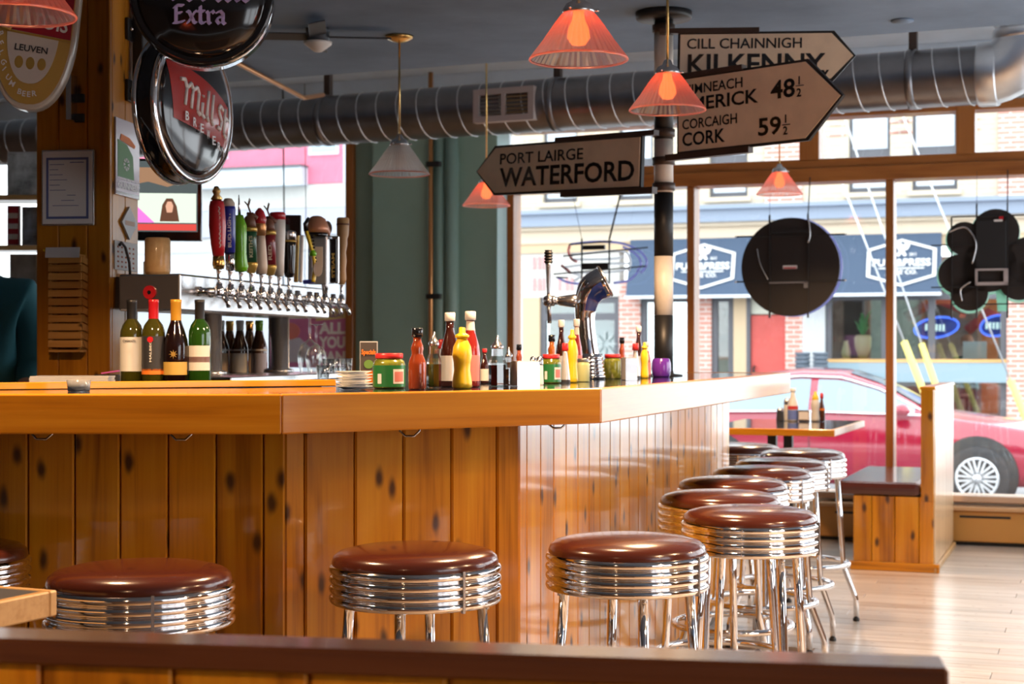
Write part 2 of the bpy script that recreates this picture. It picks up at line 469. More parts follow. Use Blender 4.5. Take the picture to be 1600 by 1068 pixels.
# floor boards, laid parallel to the window wall
bw = .128
mb = MB(); mb.box(-1.1+.0012, 1.1-.0012, -bw/2+.0012, bw/2-.0012, -.02, 0, bev=.0015)
plank0 = None
v = -.075; row = 0
while v > -8.2:
    off = [0, .9, 1.5, .4][row % 4]
    for k in range(-4, 3):
        u = k*2.2 + off
        c = MW @ Vector((u, v, 0))
        if c.x < .2 or c.x > 4.0 or c.y < 2.2: continue
        M = MW @ T(u, v, 0)
        if plank0 is None: plank0 = mb.build('floor_plank', M_floor, floor_o, M)
        else: inst(plank0, floor_o, M, 'floor_plank')
    v -= bw; row += 1

mb = MB(); mb.prism([(RX0,RY0),(RX1,RY0),(RX1,soff_y(RX1)),(RX0,soff_y(RX0))], SOFF, TOPC)
ceil_o = mb.build('ceiling', M_ceil, kind='structure')
mb = MB(); mb.prism([(RX0,soff_y(RX0)),(RX1,soff_y(RX1)),(RX1,back_y(RX1)+.3),(RX0,back_y(RX0)+.3)], TOPC, TOPC+.08)
mb.build('ceiling_high_bay', M_ceil2, ceil_o)

# ---- window wall (local u,v,z of MW)
SILL = .29; RAIL0, RAIL1 = 2.275, 2.405; HEAD = 2.72
uL = -7.2; uR = (Vector((RX1, back_y(RX1))) - W0).dot(UD)
u_w1a, u_w1b = WU(-150), WU(544)
u_g0, u_g1 = WU(556), WU(776)
u_s0, u_s1 = WU(795), uR - .06
wall = structure('wall_back', MW)
mb = MB()
mb.box(uL, u_w1a, 0, .2, 0, TOPC); mb.box(u_w1a, u_w1b, 0, .2, 0, .98); mb.box(u_w1a, u_g0, 0, .2, HEAD, TOPC)
mb.box(u_w1b+.045, WU(776), 0, .2, 0, TOPC); mb.box(WU(776), u_s0, 0, .2, HEAD, TOPC); mb.box(WU(776), u_s0, 0, .2, 0, SILL)
mb.build('green_wall', M_green, wall)
mb = MB(); mb.box(u_s0, uR, 0, .2, 0, SILL-.03); mb.box(u_s0, uR, 0, .2, HEAD, TOPC); mb.build('window_apron', M_palewall, wall)
mb = MB(); mb.box(WU(582,-.12), WU(668,-.12), -.12, -.001, 0, 2.78, bev=.004); mb.build('pilaster', M_green, wall)
mb = MB(); mb.box(uL+.3, uR-.01, -.02, -.001, 2.782, TOPC-.002); mb.build('upper_wall_band', M_ceil2, wall)
mb = MB(); mb.box(WU(776), WU(795), .01, .014, SILL, HEAD); mb.build('frosted_side_pane', sheet('frosted_film', (.8,.9,.92)), wall)
for pxp, r in ((687, .045), (706, .05)):
    mb = MB(); mb.lathe([(r,0),(r,2.78)], 16, M=T(WU(pxp,-.06), -.06, 0)); mb.build('riser_pipe', M_greenl, wall)
cp = thing('copper_riser_pipe', 'thin copper pipe running up the green wall beside the pilaster', 'pipe', MW)
mb = MB(); mb.lathe([(.017,0),(.017,TOPC-.005)], 10, M=T(WU(673,-.14), -.14, 0)); mb.build('pipe', M_copper, cp)
for zz in (Zy(461, 10.8), Zy(250, 10.8)):
    mb = MB(); mb.box(WU(673,-.14)-.03, WU(673,-.14)+.075, -.16, -.12, zz-.018, zz+.018, bev=.004); mb.build('pipe_clip', M_blackm, cp)

w1 = structure('window_1', MW)
mb = MB(); mb.box(u_w1b, u_w1b+.06, -.05, .2, .95, HEAD+.02, bev=.004); mb.build('window_frame', M_frame, w1)
mb = MB(); mb.box(u_w1a, u_w1b, .02, .2, .98, 1.03, bev=.004); mb.build('window_sill', M_frame_x, w1)
mb = MB(); mb.box(u_w1a, u_w1b, .09, .096, 1.03, HEAD); mb.build('pane', M_glass, w1)
w2 = structure('window_2', MW)
u_a, u_b, u_c = WU(799), WU(1081), WU(1391)
for uu, ww, nm in ((WU(800), .05, 'jamb'), (u_b, .05, 'mullion'), (u_c, .05, 'mullion')):
    mb = MB(); mb.box(uu-ww/2, uu+ww/2, -.04, .12, SILL, RAIL0, bev=.006); mb.build(nm, M_frame, w2)
mb = MB(); mb.box(u_s0, uR, -.06, .14, RAIL0, RAIL1-.04, bev=.006); mb.box(u_s0, uR, -.035, .14, RAIL1-.05, RAIL1+.02, bev=.006); mb.build('transom_rail', M_frame_x, w2)
mb = MB(); mb.box(u_s0, uR, -.05, .16, SILL-.03, SILL+.01, bev=.005); mb.build('window_sill', mat('sill_paint', (.6,.42,.3), .4), w2)
mb = MB(); mb.box(u_s0, uR, -.03, .14, HEAD-.03, HEAD+.03, bev=.005); mb.build('head_rail', M_frame_x, w2)
for p0, p1 in ((1250, 1281), (1494, 1524)):
    mb = MB(); mb.box(WU(p0), WU(p1), -.035, .14, RAIL1, HEAD, bev=.006); mb.build('transom_post', M_frame, w2)
for x0, x1 in ((WU(800), u_b), (u_b, u_c), (u_c, u_s1)):
    mb = MB(); mb.box(x0+.02, x1-.02, .05, .056, SILL+.01, RAIL0); mb.build('pane', M_glass, w2)
for x0, x1 in ((u_s0, WU(1250)), (WU(1281), WU(1494)), (WU(1524), u_s1)):
    mb = MB(); mb.box(x0, x1, .05, .056, RAIL1+.02, HEAD-.03); mb.build('pane', M_glass, w2)

# the walls that the photograph does not show, with the openings daylight comes through
def wall_open(name, M, L, openings, h=TOPC):
    o = structure(name, M); mb = MB(); x = 0
    for a, b, z0, z1 in openings:
        mb.box(x, a, 0, .15, 0, h); mb.box(a, b, 0, .15, 0, z0); mb.box(a, b, 0, .15, z1, h); x = b
    mb.box(x, L, 0, .15, 0, h)
    mb.build('wall_panel', M_plaster, o)
    for a, b, z0, z1 in openings:
        n = max(1, round((b-a)/1.6))
        for k in range(n+1):
            xx = a + (b-a)*k/n
            m2 = MB(); m2.box(xx-.035, xx+.035, -.02, .12, z0, z1, bev=.004); m2.build('mullion', M_frame, o)
    return o
wall_open('wall_right', T(RX1, back_y(RX1), 0) @ RZ(-PI/2), back_y(RX1)-RY0, [(.5, 5.3, .6, 2.45), (8.1, 12.6, .6, 2.45)])
wall_open('wall_rear', T(RX1, RY0, 0) @ RZ(PI), RX1-RX0, [])
wall_open('wall_left', T(RX0, RY0, 0) @ RZ(PI/2), back_y(RX0)-RY0, [])

# ---- heater under the windows
hz = thing('baseboard_heater', 'long orange-brown baseboard heater with dark slots under the front windows', 'heater', MW)
mb = MB(); hu0, hu1 = WU(1285), uR-.1
mb.box(hu0, hu1, -.13, -.012, .025, .215, bev=.008); mb.build('heater_cover', M_heater, hz)
mb = MB(); mb.box(hu0, hu1, -.16, -.012, .216, .24, bev=.004); mb.build('heater_top', mat('heater_top_enamel', (.62,.36,.18), .3), hz)
uu = hu0 + .1
while uu < hu1 - .4:
    mb = MB(); mb.box(uu, uu+.30, -.1325, -.1295, .172, .186); mb.build('vent_slot', M_blackm, hz); uu += .38
mb = MB(); mb.box(hu0, hu1, -.10, -.012, .001, .024); mb.build('toe_gap', M_blackm, hz)

# ================================================================== THE STREET
FV = 14.0
def FU(px): return WU(px, FV)
def FZ(px, py): return WZ(px, py, FV)
mb = MB(); mb.box(-40, 40, .2, 4.4, -.6, -.38); mb.build('sidewalk', mat('pale_concrete', (.48,.47,.46), .8, var=.1), M=MW, kind='structure')
mb = MB(); mb.box(-40, 40, 4.4, 11.6, -.7, -.45); mb.build('road', mat('asphalt', (.22,.22,.23), .9, var=.15), M=MW, kind='structure')
mb = MB(); mb.box(-40, 40, 11.6, 20, -.6, -.36); mb.build('sidewalk_opposite', mat('pale_concrete_opposite', (.48,.47,.46), .8, var=.1), M=MW, kind='structure')

M_cbrick = brick('cream_brick', (.58,.49,.36), (.52,.44,.32), (.50,.46,.40))
M_rbrick = brick('red_brick', (.62,.29,.23), (.54,.24,.19), (.68,.58,.53))
M_wbrick = brick('white_brick', (.60,.58,.54), (.56,.54,.50), (.5,.48,.45))
M_tan = mat('tan_stucco', (.56,.42,.27), .8)
M_corn = mat('blue_grey_cornice', (.24,.29,.38), .5)
M_creamband = mat('cream_band', (.60,.50,.38), .7)
M_wpane = mat('bright_window_pane', (.50,.56,.63), .08, coat=.5)
M_dpane = clear('shop_glass', (.80,.85,.86), .2)
M_dkframe = mat('charcoal_frame', (.10,.10,.115), .5)
M_navy = mat('navy_canvas', (.045,.075,.13), .7)
M_pinkw = mat('pink_stucco', (.62,.16,.24), .8, var=.06)
M_fascia = mat('pale_blue_fascia', (.48,.54,.60), .6)
M_shopin = mat('shop_interior', (.16,.11,.09), .8, var=.5, vscale=1.5, col2=(.3,.22,.18))
M_reddoor = mat('red_door', (.55,.085,.07), .5, var=.12, vscale=3)

b = thing('cream_brick_shop_building', 'two-storey cream brick shop building with grey cornice across the street', 'building', MW)
zb = [(-.36), 2.03, 2.76, 2.91, 3.15, 3.41]
uB0, uB1 = FU(800), FU(1640)
wins = [(848, 902), (966, 1020), (1108, 1168), (1326, 1391), (1425, 1496)]
cuts = [(FU(a), FU(c)) for a, c in wins]
mb = MB(); x = uB0
for a, c in cuts:
    mb.box(x, a, FV, FV+.3, 3.41, 6.4); mb.box(a, c, FV, FV+.3, 3.41, 3.56); mb.box(a, c, FV, FV+.3, 5.3, 6.4); x = c
mb.box(x, uB1, FV, FV+.3, 3.41, 6.4); mb.build('upper_wall', M_cbrick, b)
for a, c in cuts:
    w = MB(); w.box(a, c, FV+.1, FV+.16, 3.56, 5.3); w = w.build('window', M_dkframe, b)
    for z0, z1 in ((3.64, 4.10), (4.22, 5.22)):
        q = MB(); q.box(a+.05, c-.05, FV+.085, FV+.099, z0, z1); q.build('pane', M_wpane, w)
    q = MB(); q.box(a-.06, c+.06, FV-.06, FV+.1, 3.49, 3.56); q.build('window_ledge', M_creamband, b)
    for dz in (4.42, 4.58):
        for s0, s1 in ((a-.32, a-.04), (c+.04, c+.32)):
            q = MB(); q.box(s0, s1, FV-.012, FV, dz, dz+.05); q.build('red_brick_band', M_rbrick, b)
mb = MB(); mb.box(FU(1560), uB1, FV-.05, FV-.001, 3.42, 6.4); mb.build('red_brick_upper_wall', M_rbrick, b)
mb = MB(); mb.box(FU(1195), FU(1254), FV-.03, FV-.001, 3.42, 6.4); mb.build('red_brick_pier', M_rbrick, b)
mb = MB(); mb.plate([(uB0, 3.17), (uB1, 3.17), (uB1, 3.41), (uB0, 3.41)], FV-.22, FV); mb.box(uB0, uB1, FV-.3, FV, 3.36, 3.42); mb.build('cornice', M_corn, b)
mb = MB(); mb.box(uB0, uB1, FV-.14, FV, 3.11, 3.169); mb.box(uB0, uB1, FV-.06, FV, 2.905, 3.109); mb.build('frieze_band', M_creamband, b)
mb = MB(); mb.box(uB0, uB1, FV-.03, FV+.3, 2.76, 2.904); mb.build('tan_band', M_tan, b)
mb = MB(); mb.box(uB0, FU(968), FV, FV+.3, 2.05, 2.759); mb.build('white_brick_wall', M_wbrick, b)
for p0 in (833, 841, 848, 873, 884, 892):
    for z0 in (2.50, 2.16):
        if p0 > 850 and z0 > 2.3: continue
        q = MB(); q.box(FU(p0), FU(p0+4), FV-.02, FV-.001, z0, z0+.2); q.build('faded_red_mark', mat('faded_pink', (.6,.3,.3), .8) if 'faded_pink' not in MATS else MATS['faded_pink'], b)
# ground-floor bays, left to right:  kind, px0, px1
def bay(kind, p0, p1, z0=-.36, z1=2.05, m=None):
    a, c = FU(p0), FU(p1)
    if kind == 'wall':
        q = MB(); q.box(a, c, FV, FV+.3, z0, z1); return q.build('pier', m, b)
    q = MB()
    for x0, x1, y0, y1 in ((a, a+.09, z0, z1), (c-.09, c, z0, z1), (a+.09, c-.09, z1-.1, z1), (a+.09, c-.09, z0, z0+.12)): q.box(x0, x1, FV+.05, FV+.14, y0, y1)
    w = q.build('shop_window', M_dkframe, b)
    q = MB(); q.box(a+.09, c-.09, FV+.09, FV+.1, z0+.12, z1-.1); q.build('pane', m or M_dpane, w)
    return w
bay('wall', 800, 816, m=mat('pale_jamb', (.62,.62,.56), .7)); bay('wall', 816, 843, m=M_tan)
w = bay('win', 843, 967)
q = MB(); q.box(FU(843)+.09, FU(967)-.09, FV+.05, FV+.14, FZ(900,500), FZ(900,489)); q.build('transom_bar', M_dkframe, w)
q = MB(); q.box(FU(843), FU(967), FV+.5, FV+.55, -.36, 2.05); q.build('pale_blind', mat('pale_blind_cloth', (.55,.62,.60), .8), b)
q = MB(); cx, cz = FU(944), FZ(944,537)
for k in range(8):
    a = k*PI/4; q.box(-.012, .012, FV+.03, FV+.045, .05, .19, M=T(cx,0,cz) @ RY(a))
q.build('flower_decal', mat('grey_decal', (.36,.4,.4), .7), w)
bay('wall', 967, 1000, z1=2.3, m=M_rbrick)
w = bay('win', 1000, 1090); 
q = MB(); q.box(FU(1012), FU(1034), FV+.4, FV+.44, -.3, 2.0); q.build('yellow_curtain', mat('dull_yellow', (.55,.52,.25), .8), b)
bay('wall', 1090, 1111, m=M_rbrick)
bay('win', 1111, 1146, z0=-.1)
bay('wall', 1146, 1166, m=M_tan); bay('wall', 1166, 1172, m=M_dkframe)
q = MB(); q.box(FU(1172), FU(1227), FV+.06, FV+.12, -.36, FZ(1200,492), bev=.01); dr = q.build('entrance_door', M_reddoor, b)
q = MB(); q.tube([(FU(1178),FV+.05,.55),(FU(1178),FV-.02,.57),(FU(1178),FV-.02,.93),(FU(1178),FV+.05,.95)], .018, 6); q.build('door_handle', M_blackm, dr)
q = MB(); q.box(FU(1172), FU(1227), FV+.07, FV+.11, FZ(1200,490), 2.05); q.build('door_transom', mat('pale_transom', (.6,.6,.5), .5), b)
bay('wall', 1227, 1254, m=M_rbrick)
bay('wall', 1254, 1289, m=mat('pale_banner', (.52,.54,.56), .7))
def shopfront(p0, p1, ledge):
    w = bay('win', p0, p1)
    return w
w = bay('win', 1289, 1386)
w2_ = bay('win', 1386, 1573)
q = MB(); q.box(FU(1455)-.05, FU(1455)+.05, FV+.05, FV+.14, -.24, 1.95); q.build('frame_post', M_dkframe, w2_)
q = MB(); q.box(FU(1289), FU(1573), FV-.02, FV+.5, FZ(1480,597), FZ(1480,566)); q.build('counter_ledge', mat('pale_blue_ledge', (.26,.36,.42), .6), b)
q = MB(); q.box(FU(1289), FU(1573), FV-.03, FV+.55, FZ(1480,566), FZ(1480,561)); q.build('ledge_top', M_light, b)
bay('wall', 1573, 1640, m=M_rbrick)
q = MB()
q.box(FU(1000), FU(1640), FV+4, FV+4.1, -.36, 2.75); q.box(FU(1000), FU(1640), FV+.3, FV+4, 2.5, 2.6); q.box(FU(1000), FU(1640), FV+.3, FV+4, -.36, -.32)
q.build('shop_interior', M_shopin, b)
q = MB(); q.box(FU(1300), FU(1330), FV+1.2, FV+1.5, -.3, 2.4); q.build('shop_post', mat('dark_shop_post', (.06,.05,.05), .7), b)
for p0, p1, z0 in ((1400, 1500, 1.72), (1500, 1570, 1.5)):
    q = MB(); q.tube([(FU(p0),FV+1.4,z0),(FU((p0+p1)/2),FV+1.4,z0+.28),(FU(p1),FV+1.4,z0+.1)], .09, 6); q.build('red_drape', mat('drape_red', (.4,.05,.05), .8) if 'drape_red' not in MATS else MATS['drape_red'], b)
q = MB(); q.box(FU(1518), FU(1545), FV+2.2, FV+2.3, .2, 2.2); q.build('orange_panel', mat('burnt_orange', (.5,.16,.05), .8), b)
# potted plant standing in the shop window
pl = thing('shop_window_plant', 'bushy green plant in a pale yellow pot behind the shop glass', 'plant', MW @ T(FU(1342), FV+.45, FZ(1342,561)))
q = MB(); q.lathe([(.0,0),(.06,0),(.12,.18),(.13,.33),(.09,.37),(.0,.35)], 14); q.build('pot', mat('pale_yellow_pot', (.72,.62,.3), .5), pl)
for k in range(16):
    a = k*2.4; r = .06+.16*R.random(); h = .45+.28*R.random()
    q = MB(); q.add([(0,0,.33),(r*.6*math.cos(a)-.03*math.sin(a),r*.6*math.sin(a)+.03*math.cos(a),h),(r*math.cos(a),r*math.sin(a),h+.04),(r*.6*math.cos(a)+.03*math.sin(a),r*.6*math.sin(a)-.03*math.cos(a),h-.02)], [(0,1,2,3)])
    q.build('leaf', mat('leaf_green', (.1,.36,.12), .6) if 'leaf_green' not in MATS else MATS['leaf_green'], pl)
for pxl, pyl, lab in ((1316, 545, 'small pale yellow vase left of the plant in the shop window'), (1384, 538, 'pale yellow vase by the edge of the wide shop window')):
    q = MB(); q.lathe([(0,0),(.05,0),(.07,.1),(.045,.2),(.03,.26),(.035,.28)], 12); q.build('vase', MATS['pale_yellow_pot'], M=MW @ T(FU(pxl), FV+.4, FZ(1342,561)), label=lab, cat='vase')
# blue oval lit signs in the shop
M_neonb = emitter('blue_neon', (.08,.18,.9), 1.6); M_neonw = emitter('pale_neon', (.6,.75,.7), 1.3)
for p, py, hw, lab, ang in ((1460, 511, .27, 'blue oval lit sign hanging tilted in the right shop window', -.15), (1556, 508, .2, 'blue oval lit sign partly cut by the brick pier', -.2)):
    t = thing('oval_shop_sign', lab, 'sign', MW @ T(FU(p), FV+.35, FZ(p, py)) @ RY(ang))
    q = MB(); q.plate([(hw*1.25*math.cos(k*PI/12), .16*math.sin(k*PI/12)) for k in range(24)], -.02, .02); q.build('sign_panel', mat('sign_blue', (.03,.06,.35), .4) if 'sign_blue' not in MATS else MATS['sign_blue'], t)
    q = MB(); q.tube([(hw*1.2*math.cos(k*PI/12), -.035, .15*math.sin(k*PI/12)) for k in range(24)], .016, 6, True); q.build('neon_ring', M_neonb, t)
    q = MB()
    for k in range(6): q.box(-.15+k*.05-.012, -.15+k*.05+.016, -.03, -.021, -.05, .05, M=RY(.2))
    q.build('neon_script', M_neonw, t)
# awning
aw = thing('navy_shop_awning', 'long navy blue shop awning with two white hexagon badges over the storefront', 'awning', MW)
uA0, uA1 = FU(987), FU(1472)
MA = T(0, FV-.33, 2.03)
q = MB(); A = [(uA0,FV-.35,2.03),(uA1,FV-.35,2.03),(uA1,FV-.07,2.93),(uA0,FV-.07,2.93),(uA0,FV-.05,2.03),(uA1,FV-.05,2.03)]
q.add(A, [(0,1,2,3),(0,3,4),(1,5,2),(0,4,5,1),(4,3,2,5)]); q.build('canvas', M_navy, aw)
q = MB(); q.box(uA0-.02, uA1+.02, FV-.375, FV-.351, 2.0, 2.045); q.build('front_bar', mat('pale_awning_bar', (.66,.7,.74), .5), aw)
tilt = math.atan2(.28, .9)
for pc, py in ((1103, 422), (1411, 415)):
    hx = FU(pc); zc = (2.03+2.93)/2 + .01
    MH = T(hx, FV-.21-.012, zc) @ RX(-tilt)
    hw, hh = .50, .37
    hexo = [(0,hh),(hw,hh*.58),(hw,-hh*.58),(0,-hh),(-hw,-hh*.58),(-hw,hh*.58)]
    q = MB()
    for i in range(6):
        p, s_ = hexo[i], hexo[(i+1)%6]; k = .90
        q.plate([p, s_, (s_[0]*k, s_[1]*k), (p[0]*k, p[1]*k)], -.006, 0)
    for a in (.6, -.6):
        q.plate([(-.02,-.1),(.02,-.1),(.025,.02),(.06,.06),(.05,.14),(-.02,.15),(-.035,.04)], -.006, 0, M=T(0,0,.19) @ RY(a))
    q.plate([(-.33,-.095),(.33,-.095),(.33,-.08),(-.33,-.08)], -.006, 0)
    o = q.build('hexagon_badge', M_white, aw, MH)
    letters('PULP&PRESS', 0, -.055, .84, .115, M_white, aw, bold=.025, align='C', M=MH, th=.006)
    letters('JUICE CO.', 0, -.2, .46, .085, M_white, aw, bold=.025, align='C', M=MH, th=.006)
    letters('2013', .11, .105, .1, .045, M_white, aw, bold=.02, M=MH, th=.006)

# pink building on the left
b2 = thing('pink_stucco_building', 'pink stucco building with pale fascia seen through the left window', 'building', MW)
u0, u1 = FU(150), FU(535)
q = MB(); q.box(u0, u1, FV, FV+.3, 4.02, 7); q.build('upper_wall', M_pinkw, b2)
q = MB(); q.box(u0, FU(481), FV-.25, FV-.001, FZ(440,292), FZ(440,264)); q.build('fascia_board', M_fascia, b2)
q = MB(); q.box(u0, FU(482), FV-.3, FV-.001, FZ(440,263.5), FZ(440,261)); q.build('fascia_cap', M_dkframe, b2)
for z0, z1, m, vv in ((3.62, 4.02, (.46,.46,.44), 0), (3.15, 3.62, (.36,.38,.45), -.04), (2.9, 3.15, (.46,.47,.46), 0), (1.9, 2.9, (.40,.42,.46), -.02), (-.36, 1.9, (.36,.38,.42), 0)):
    q = MB(); q.box(u0, FU(796), FV+vv, FV+.3, z0, z1-.01); q.build('siding_band', mat('siding', m, .7), b2)
q = MB(); q.box(FU(535), FU(796), FV+.02, FV+.3, 4.02, 7); q.build('grey_wall', mat('grey_blue_wall', (.5,.56,.62), .7), b2)
for p0, p1, y0, y1 in ((300, 357, 200, 251), (483, 530, 180, 243)):
    q = MB(); q.box(FU(p0), FU(p1), FV-.03, FV-.001, FZ(p0,y1), FZ(p0,y0)); w = q.build('window', M_fascia, b2)
    q = MB(); q.box(FU(p0)+.06, FU(p1)-.06, FV-.04, FV-.031, FZ(p0,y1)+.06, FZ(p0,y0)-.05); q.build('pane', mat('blue_pane', (.3,.42,.52), .1, coat=.4) if 'blue_pane' not in MATS else MATS['blue_pane'], w)

# stacked pots by the door, guy wires
for p, hgt, lab in ((1254, .42, 'left stack of slate-blue ribbed flower pots by the shop door'), (1282, .46, 'right stack of slate-blue ribbed flower pots by the shop door')):
    d = WY(p, FV-.5); t = thing('pot_stack', lab, 'flower pots', MW @ T(WU(p, FV-.5), FV-.5, -.36))
    zt = WZ(p, 545, FV-.5) + .36; n = 9; q = None
    for k in range(n):
        z0 = zt - .62 + k*.062 - .12
        if k == 0: q = MB(); q.lathe([(.06,0),(.115,z0+.12),(.115,z0+.13)], 16); q.build('pot', mat('slate_pot', (.12,.15,.19), .6) if 'slate_pot' not in MATS else MATS['slate_pot'], t)
        q = MB(); q.lathe([(.095,z0+.135),(.118,z0+.18),(.118,z0+.195),(.10,z0+.195)], 16); q.build('pot', MATS['slate_pot'], t)
GV = 10.6
for (xa,ya,xb,yb,xg,yg), lab in (((1330,322,1462,660,1412,533), 'steel guy wire with a yellow guard nearest the centre mullion'), ((1449,275,1610,670,1556,602), 'steel guy wire with a yellow guard over the car bonnet'), ((1400,420,1475,640,1441,536), 'fainter steel guy wire with yellow guard behind the first one')):
    v_ = GV if 'fainter' not in lab else GV+2.2
    def gp(px, py): return Vector((WU(px, v_), v_, WZ(px, py, v_)))
    a_, b_, g_ = gp(xa,ya), gp(xb,yb), gp(xg,yg)
    dr_ = (b_-a_).normalized(); k = (-.45-b_.z)/dr_.z; foot = b_+dr_*k; a2 = a_-dr_*3.0
    t = thing('guy_wire', lab, 'guy wire', MW)
    q = MB(); q.tube([a2, foot], .012, 6); q.build('wire', M_galv2, t)
    kk = (g_-a_).dot(dr_); q = MB(); q.tube([a_+dr_*kk, a_+dr_*(kk+1.9)], .045, 10); q.build('yellow_guard', mat('guard_yellow', (.85,.72,.18), .5) if 'guard_yellow' not in MATS else MATS['guard_yellow'], t)

# ---- the red car
M_car = mat('crimson_car_paint', (.34,.007,.035), .18, 0, coat=1.0)
M_carg = mat('car_glass', (.22,.30,.36), .05, 0, coat=.6)
M_tire = mat('tyre_rubber', (.03,.03,.033), .7)
M_alloy = mat('alloy_wheel', (.72,.73,.75), .25, .7)
vw = 6.75; wu = WU(1527, vw)
car = thing('red_car', 'glossy crimson red sedan parked along the kerb outside the front windows', 'car', MW @ T(wu-1.36, vw+.9, -.45))
ST = [(-2.32,.62,.42,.6,.62,.5),(-2.22,.76,.30,.82,.88,.62),(-1.9,.86,.26,.93,1.03,.66),(-1.55,.89,.25,.96,1.17,.62),(-1.1,.9,.24,.98,1.37,.57),(-.5,.9,.23,.98,1.435,.56),(-.05,.9,.23,.975,1.42,.56),(.35,.9,.23,.97,1.29,.58),(.75,.9,.23,.955,1.07,.64),(.92,.9,.23,.94,1.0,.70),(1.36,.9,.24,.88,.94,.70),(1.85,.885,.25,.80,.865,.66),(2.15,.80,.27,.70,.76,.58),(2.30,.66,.32,.58,.64,.46),(2.34,.55,.38,.5,.52,.36)]
def stn(x):
    for a, c in zip(ST[:-1], ST[1:]):
        if a[0] <= x <= c[0]:
            t = (x-a[0])/(c[0]-a[0]); return [a[i]+(c[i]-a[i])*t for i in range(6)]
    return ST[-1]
def ring_at(s_):
    x, w, z0, zb_, zt, wt = s_
    return [(x,-w*.9,z0),(x,-w,z0+.12),(x,-w*1.0,(z0+zb_)/2+.1),(x,-w*.965,zb_),(x,-(wt+.03),zt-.03),(x,-wt+.06,zt),(x,0,zt+.025)]
q = MB(); xs = []
for a, c in zip(ST[:-1], ST[1:]):
    for k in range(3): xs.append(a[0]+(c[0]-a[0])*k/3)
xs.append(ST[-1][0])
vs = []; fs = []
for x in xs:
    h = ring_at(stn(x)); vs += h + [(p[0],-p[1],p[2]) for p in h[:-1][::-1]]
nn = 13
for i in range(len(xs)-1):
    for j in range(nn-1): fs.append((i*nn+j, (i+1)*nn+j, (i+1)*nn+j+1, i*nn+j+1))
    fs.append((i*nn+nn-1,(i+1)*nn+nn-1,(i+1)*nn,i*nn))
fs.append(list(range(nn))); fs.append([(len(xs)-1)*nn+j for j in range(nn)][::-1])
q.add(vs, fs, 0, None, True); q.build('car_body', M_car, car)
def pane_strip(x0, x1, lo, hi, name, side, n=10, off=.012):
    q = MB(); vs = []
    for k in range(n+1):
        x = x0+(x1-x0)*k/n; r_ = ring_at(stn(x)); A_, B_ = Vector(r_[3]), Vector(r_[4])
        if (B_-A_).length < .05: B_ = A_+Vector((0,0,.02))
        for f_ in (lo, hi):
            p = A_.lerp(B_, f_); p.y = (p.y-off)*(1 if side < 0 else -1); vs.append(p)
    q.add(vs, [(2*k,2*k+2,2*k+3,2*k+1) for k in range(n)], 0, None, True)
    return q.build(name, M_carg, car)
for sd in (-1, 1):
    pane_strip(-.30, .72, .06, .86, 'front_side_window', sd); pane_strip(-1.45, -.38, .06, .86, 'rear_side_window', sd)
    q = MB()
    pts = []
    for k in range(25):
        x = -1.6+2.45*k/24; r_ = ring_at(stn(x)); A_, B_ = Vector(r_[3]), Vector(r_[4]); p = A_.lerp(B_, .92); p.y = (p.y-.014)*(1 if sd < 0 else -1); pts.append(p)
    q.tube(pts, .012, 6); q.build('chrome_window_trim', M_chrome, car)
    q = MB(); q.tube([( -1.6,sd*.885,.985),(-.5,sd*.888,1.0),(.8,sd*.885,.975)], .011, 6); q.build('belt_trim', M_chrome, car)
    mr = MB(); mr.lathe([(0,-.11),(.055,-.1),(.075,0),(.055,.1),(0,.11)], 12, M=T(.62,sd*1.03,1.03) @ RX(PI/2) @ S(1.15,.85,.9)); mr = mr.build('wing_mirror', M_car, car)
    q = MB(); q.box(.58,.66,min(sd*.9,sd*.97),max(sd*.9,sd*.97),.97,1.0); q.build('mirror_arm', M_blackm, mr)
    for xd in (-.36, .88, -1.5):
        q = MB(); q.tube([(xd,sd*.893,.35),(xd,sd*.906,.6),(xd-.02,sd*.878,.95)], .005, 5); q.build('door_seam', M_blackm, car)
    for xd in (-.2, -1.25):
        q = MB(); q.tube([(xd-.1,sd*.90,.83),(xd-.08,sd*.925,.84),(xd+.08,sd*.925,.84),(xd+.1,sd*.90,.83)], .014, 6); q.build('door_handle', M_car, car)
    q = MB(); q.lathe([(0,-.12),(.06,-.1),(.08,0),(.05,.1),(0,.12)], 12, M=T(2.02,sd*.70,.70) @ RZ(-sd*.5) @ RY(1.25) @ S(1,.9,1.7)); q.build('headlight', mat('headlight_glass', (.85,.87,.9), .1, coat=.6) if 'headlight_glass' not in MATS else MATS['headlight_glass'], car)
    for wx in (1.36, -1.38):
        q = MB(); q.lathe([(0,-.012),(.395,-.012),(.41,.0),(.395,.012),(0,.012)], 32, M=T(wx,sd*.895,.36) @ RX(PI/2)); q.build('wheel_arch', M_blackm, car)
        wo = MB(); wo.lathe([(.21,-.11),(.30,-.11),(.33,-.085),(.335,0),(.33,.085),(.30,.11),(.21,.11)], 32, M=T(wx,sd*.83,.335) @ RX(PI/2)); wo = wo.build('wheel', M_tire, car)
        q = MB(); Mw = T(wx,sd*.945,.335) @ RX(PI/2)
        q.ring(.205,.017,32,6,M=Mw); q.lathe([(0,-.02),(.045,-.02),(.045,.02),(0,.02)], 12, M=Mw)
        for k in range(10):
            for dd in (-.012,.012):
                q.box(.04,.205,-.011+dd,.011+dd,-.012,.012,M=Mw @ RZ(k*PI/5+dd*6))
        q.build('alloy_rim', M_alloy, wo)
q = MB(); vs = []
for k in range(7):
    x = .02+.86*k/6; r_ = ring_at(stn(x)); vs += [(x,-r_[5][1]*-1-.0 if False else r_[5][1],r_[5][2]+.012),(x,0,r_[6][2]+.014),(x,-r_[5][1],r_[5][2]+.012)]
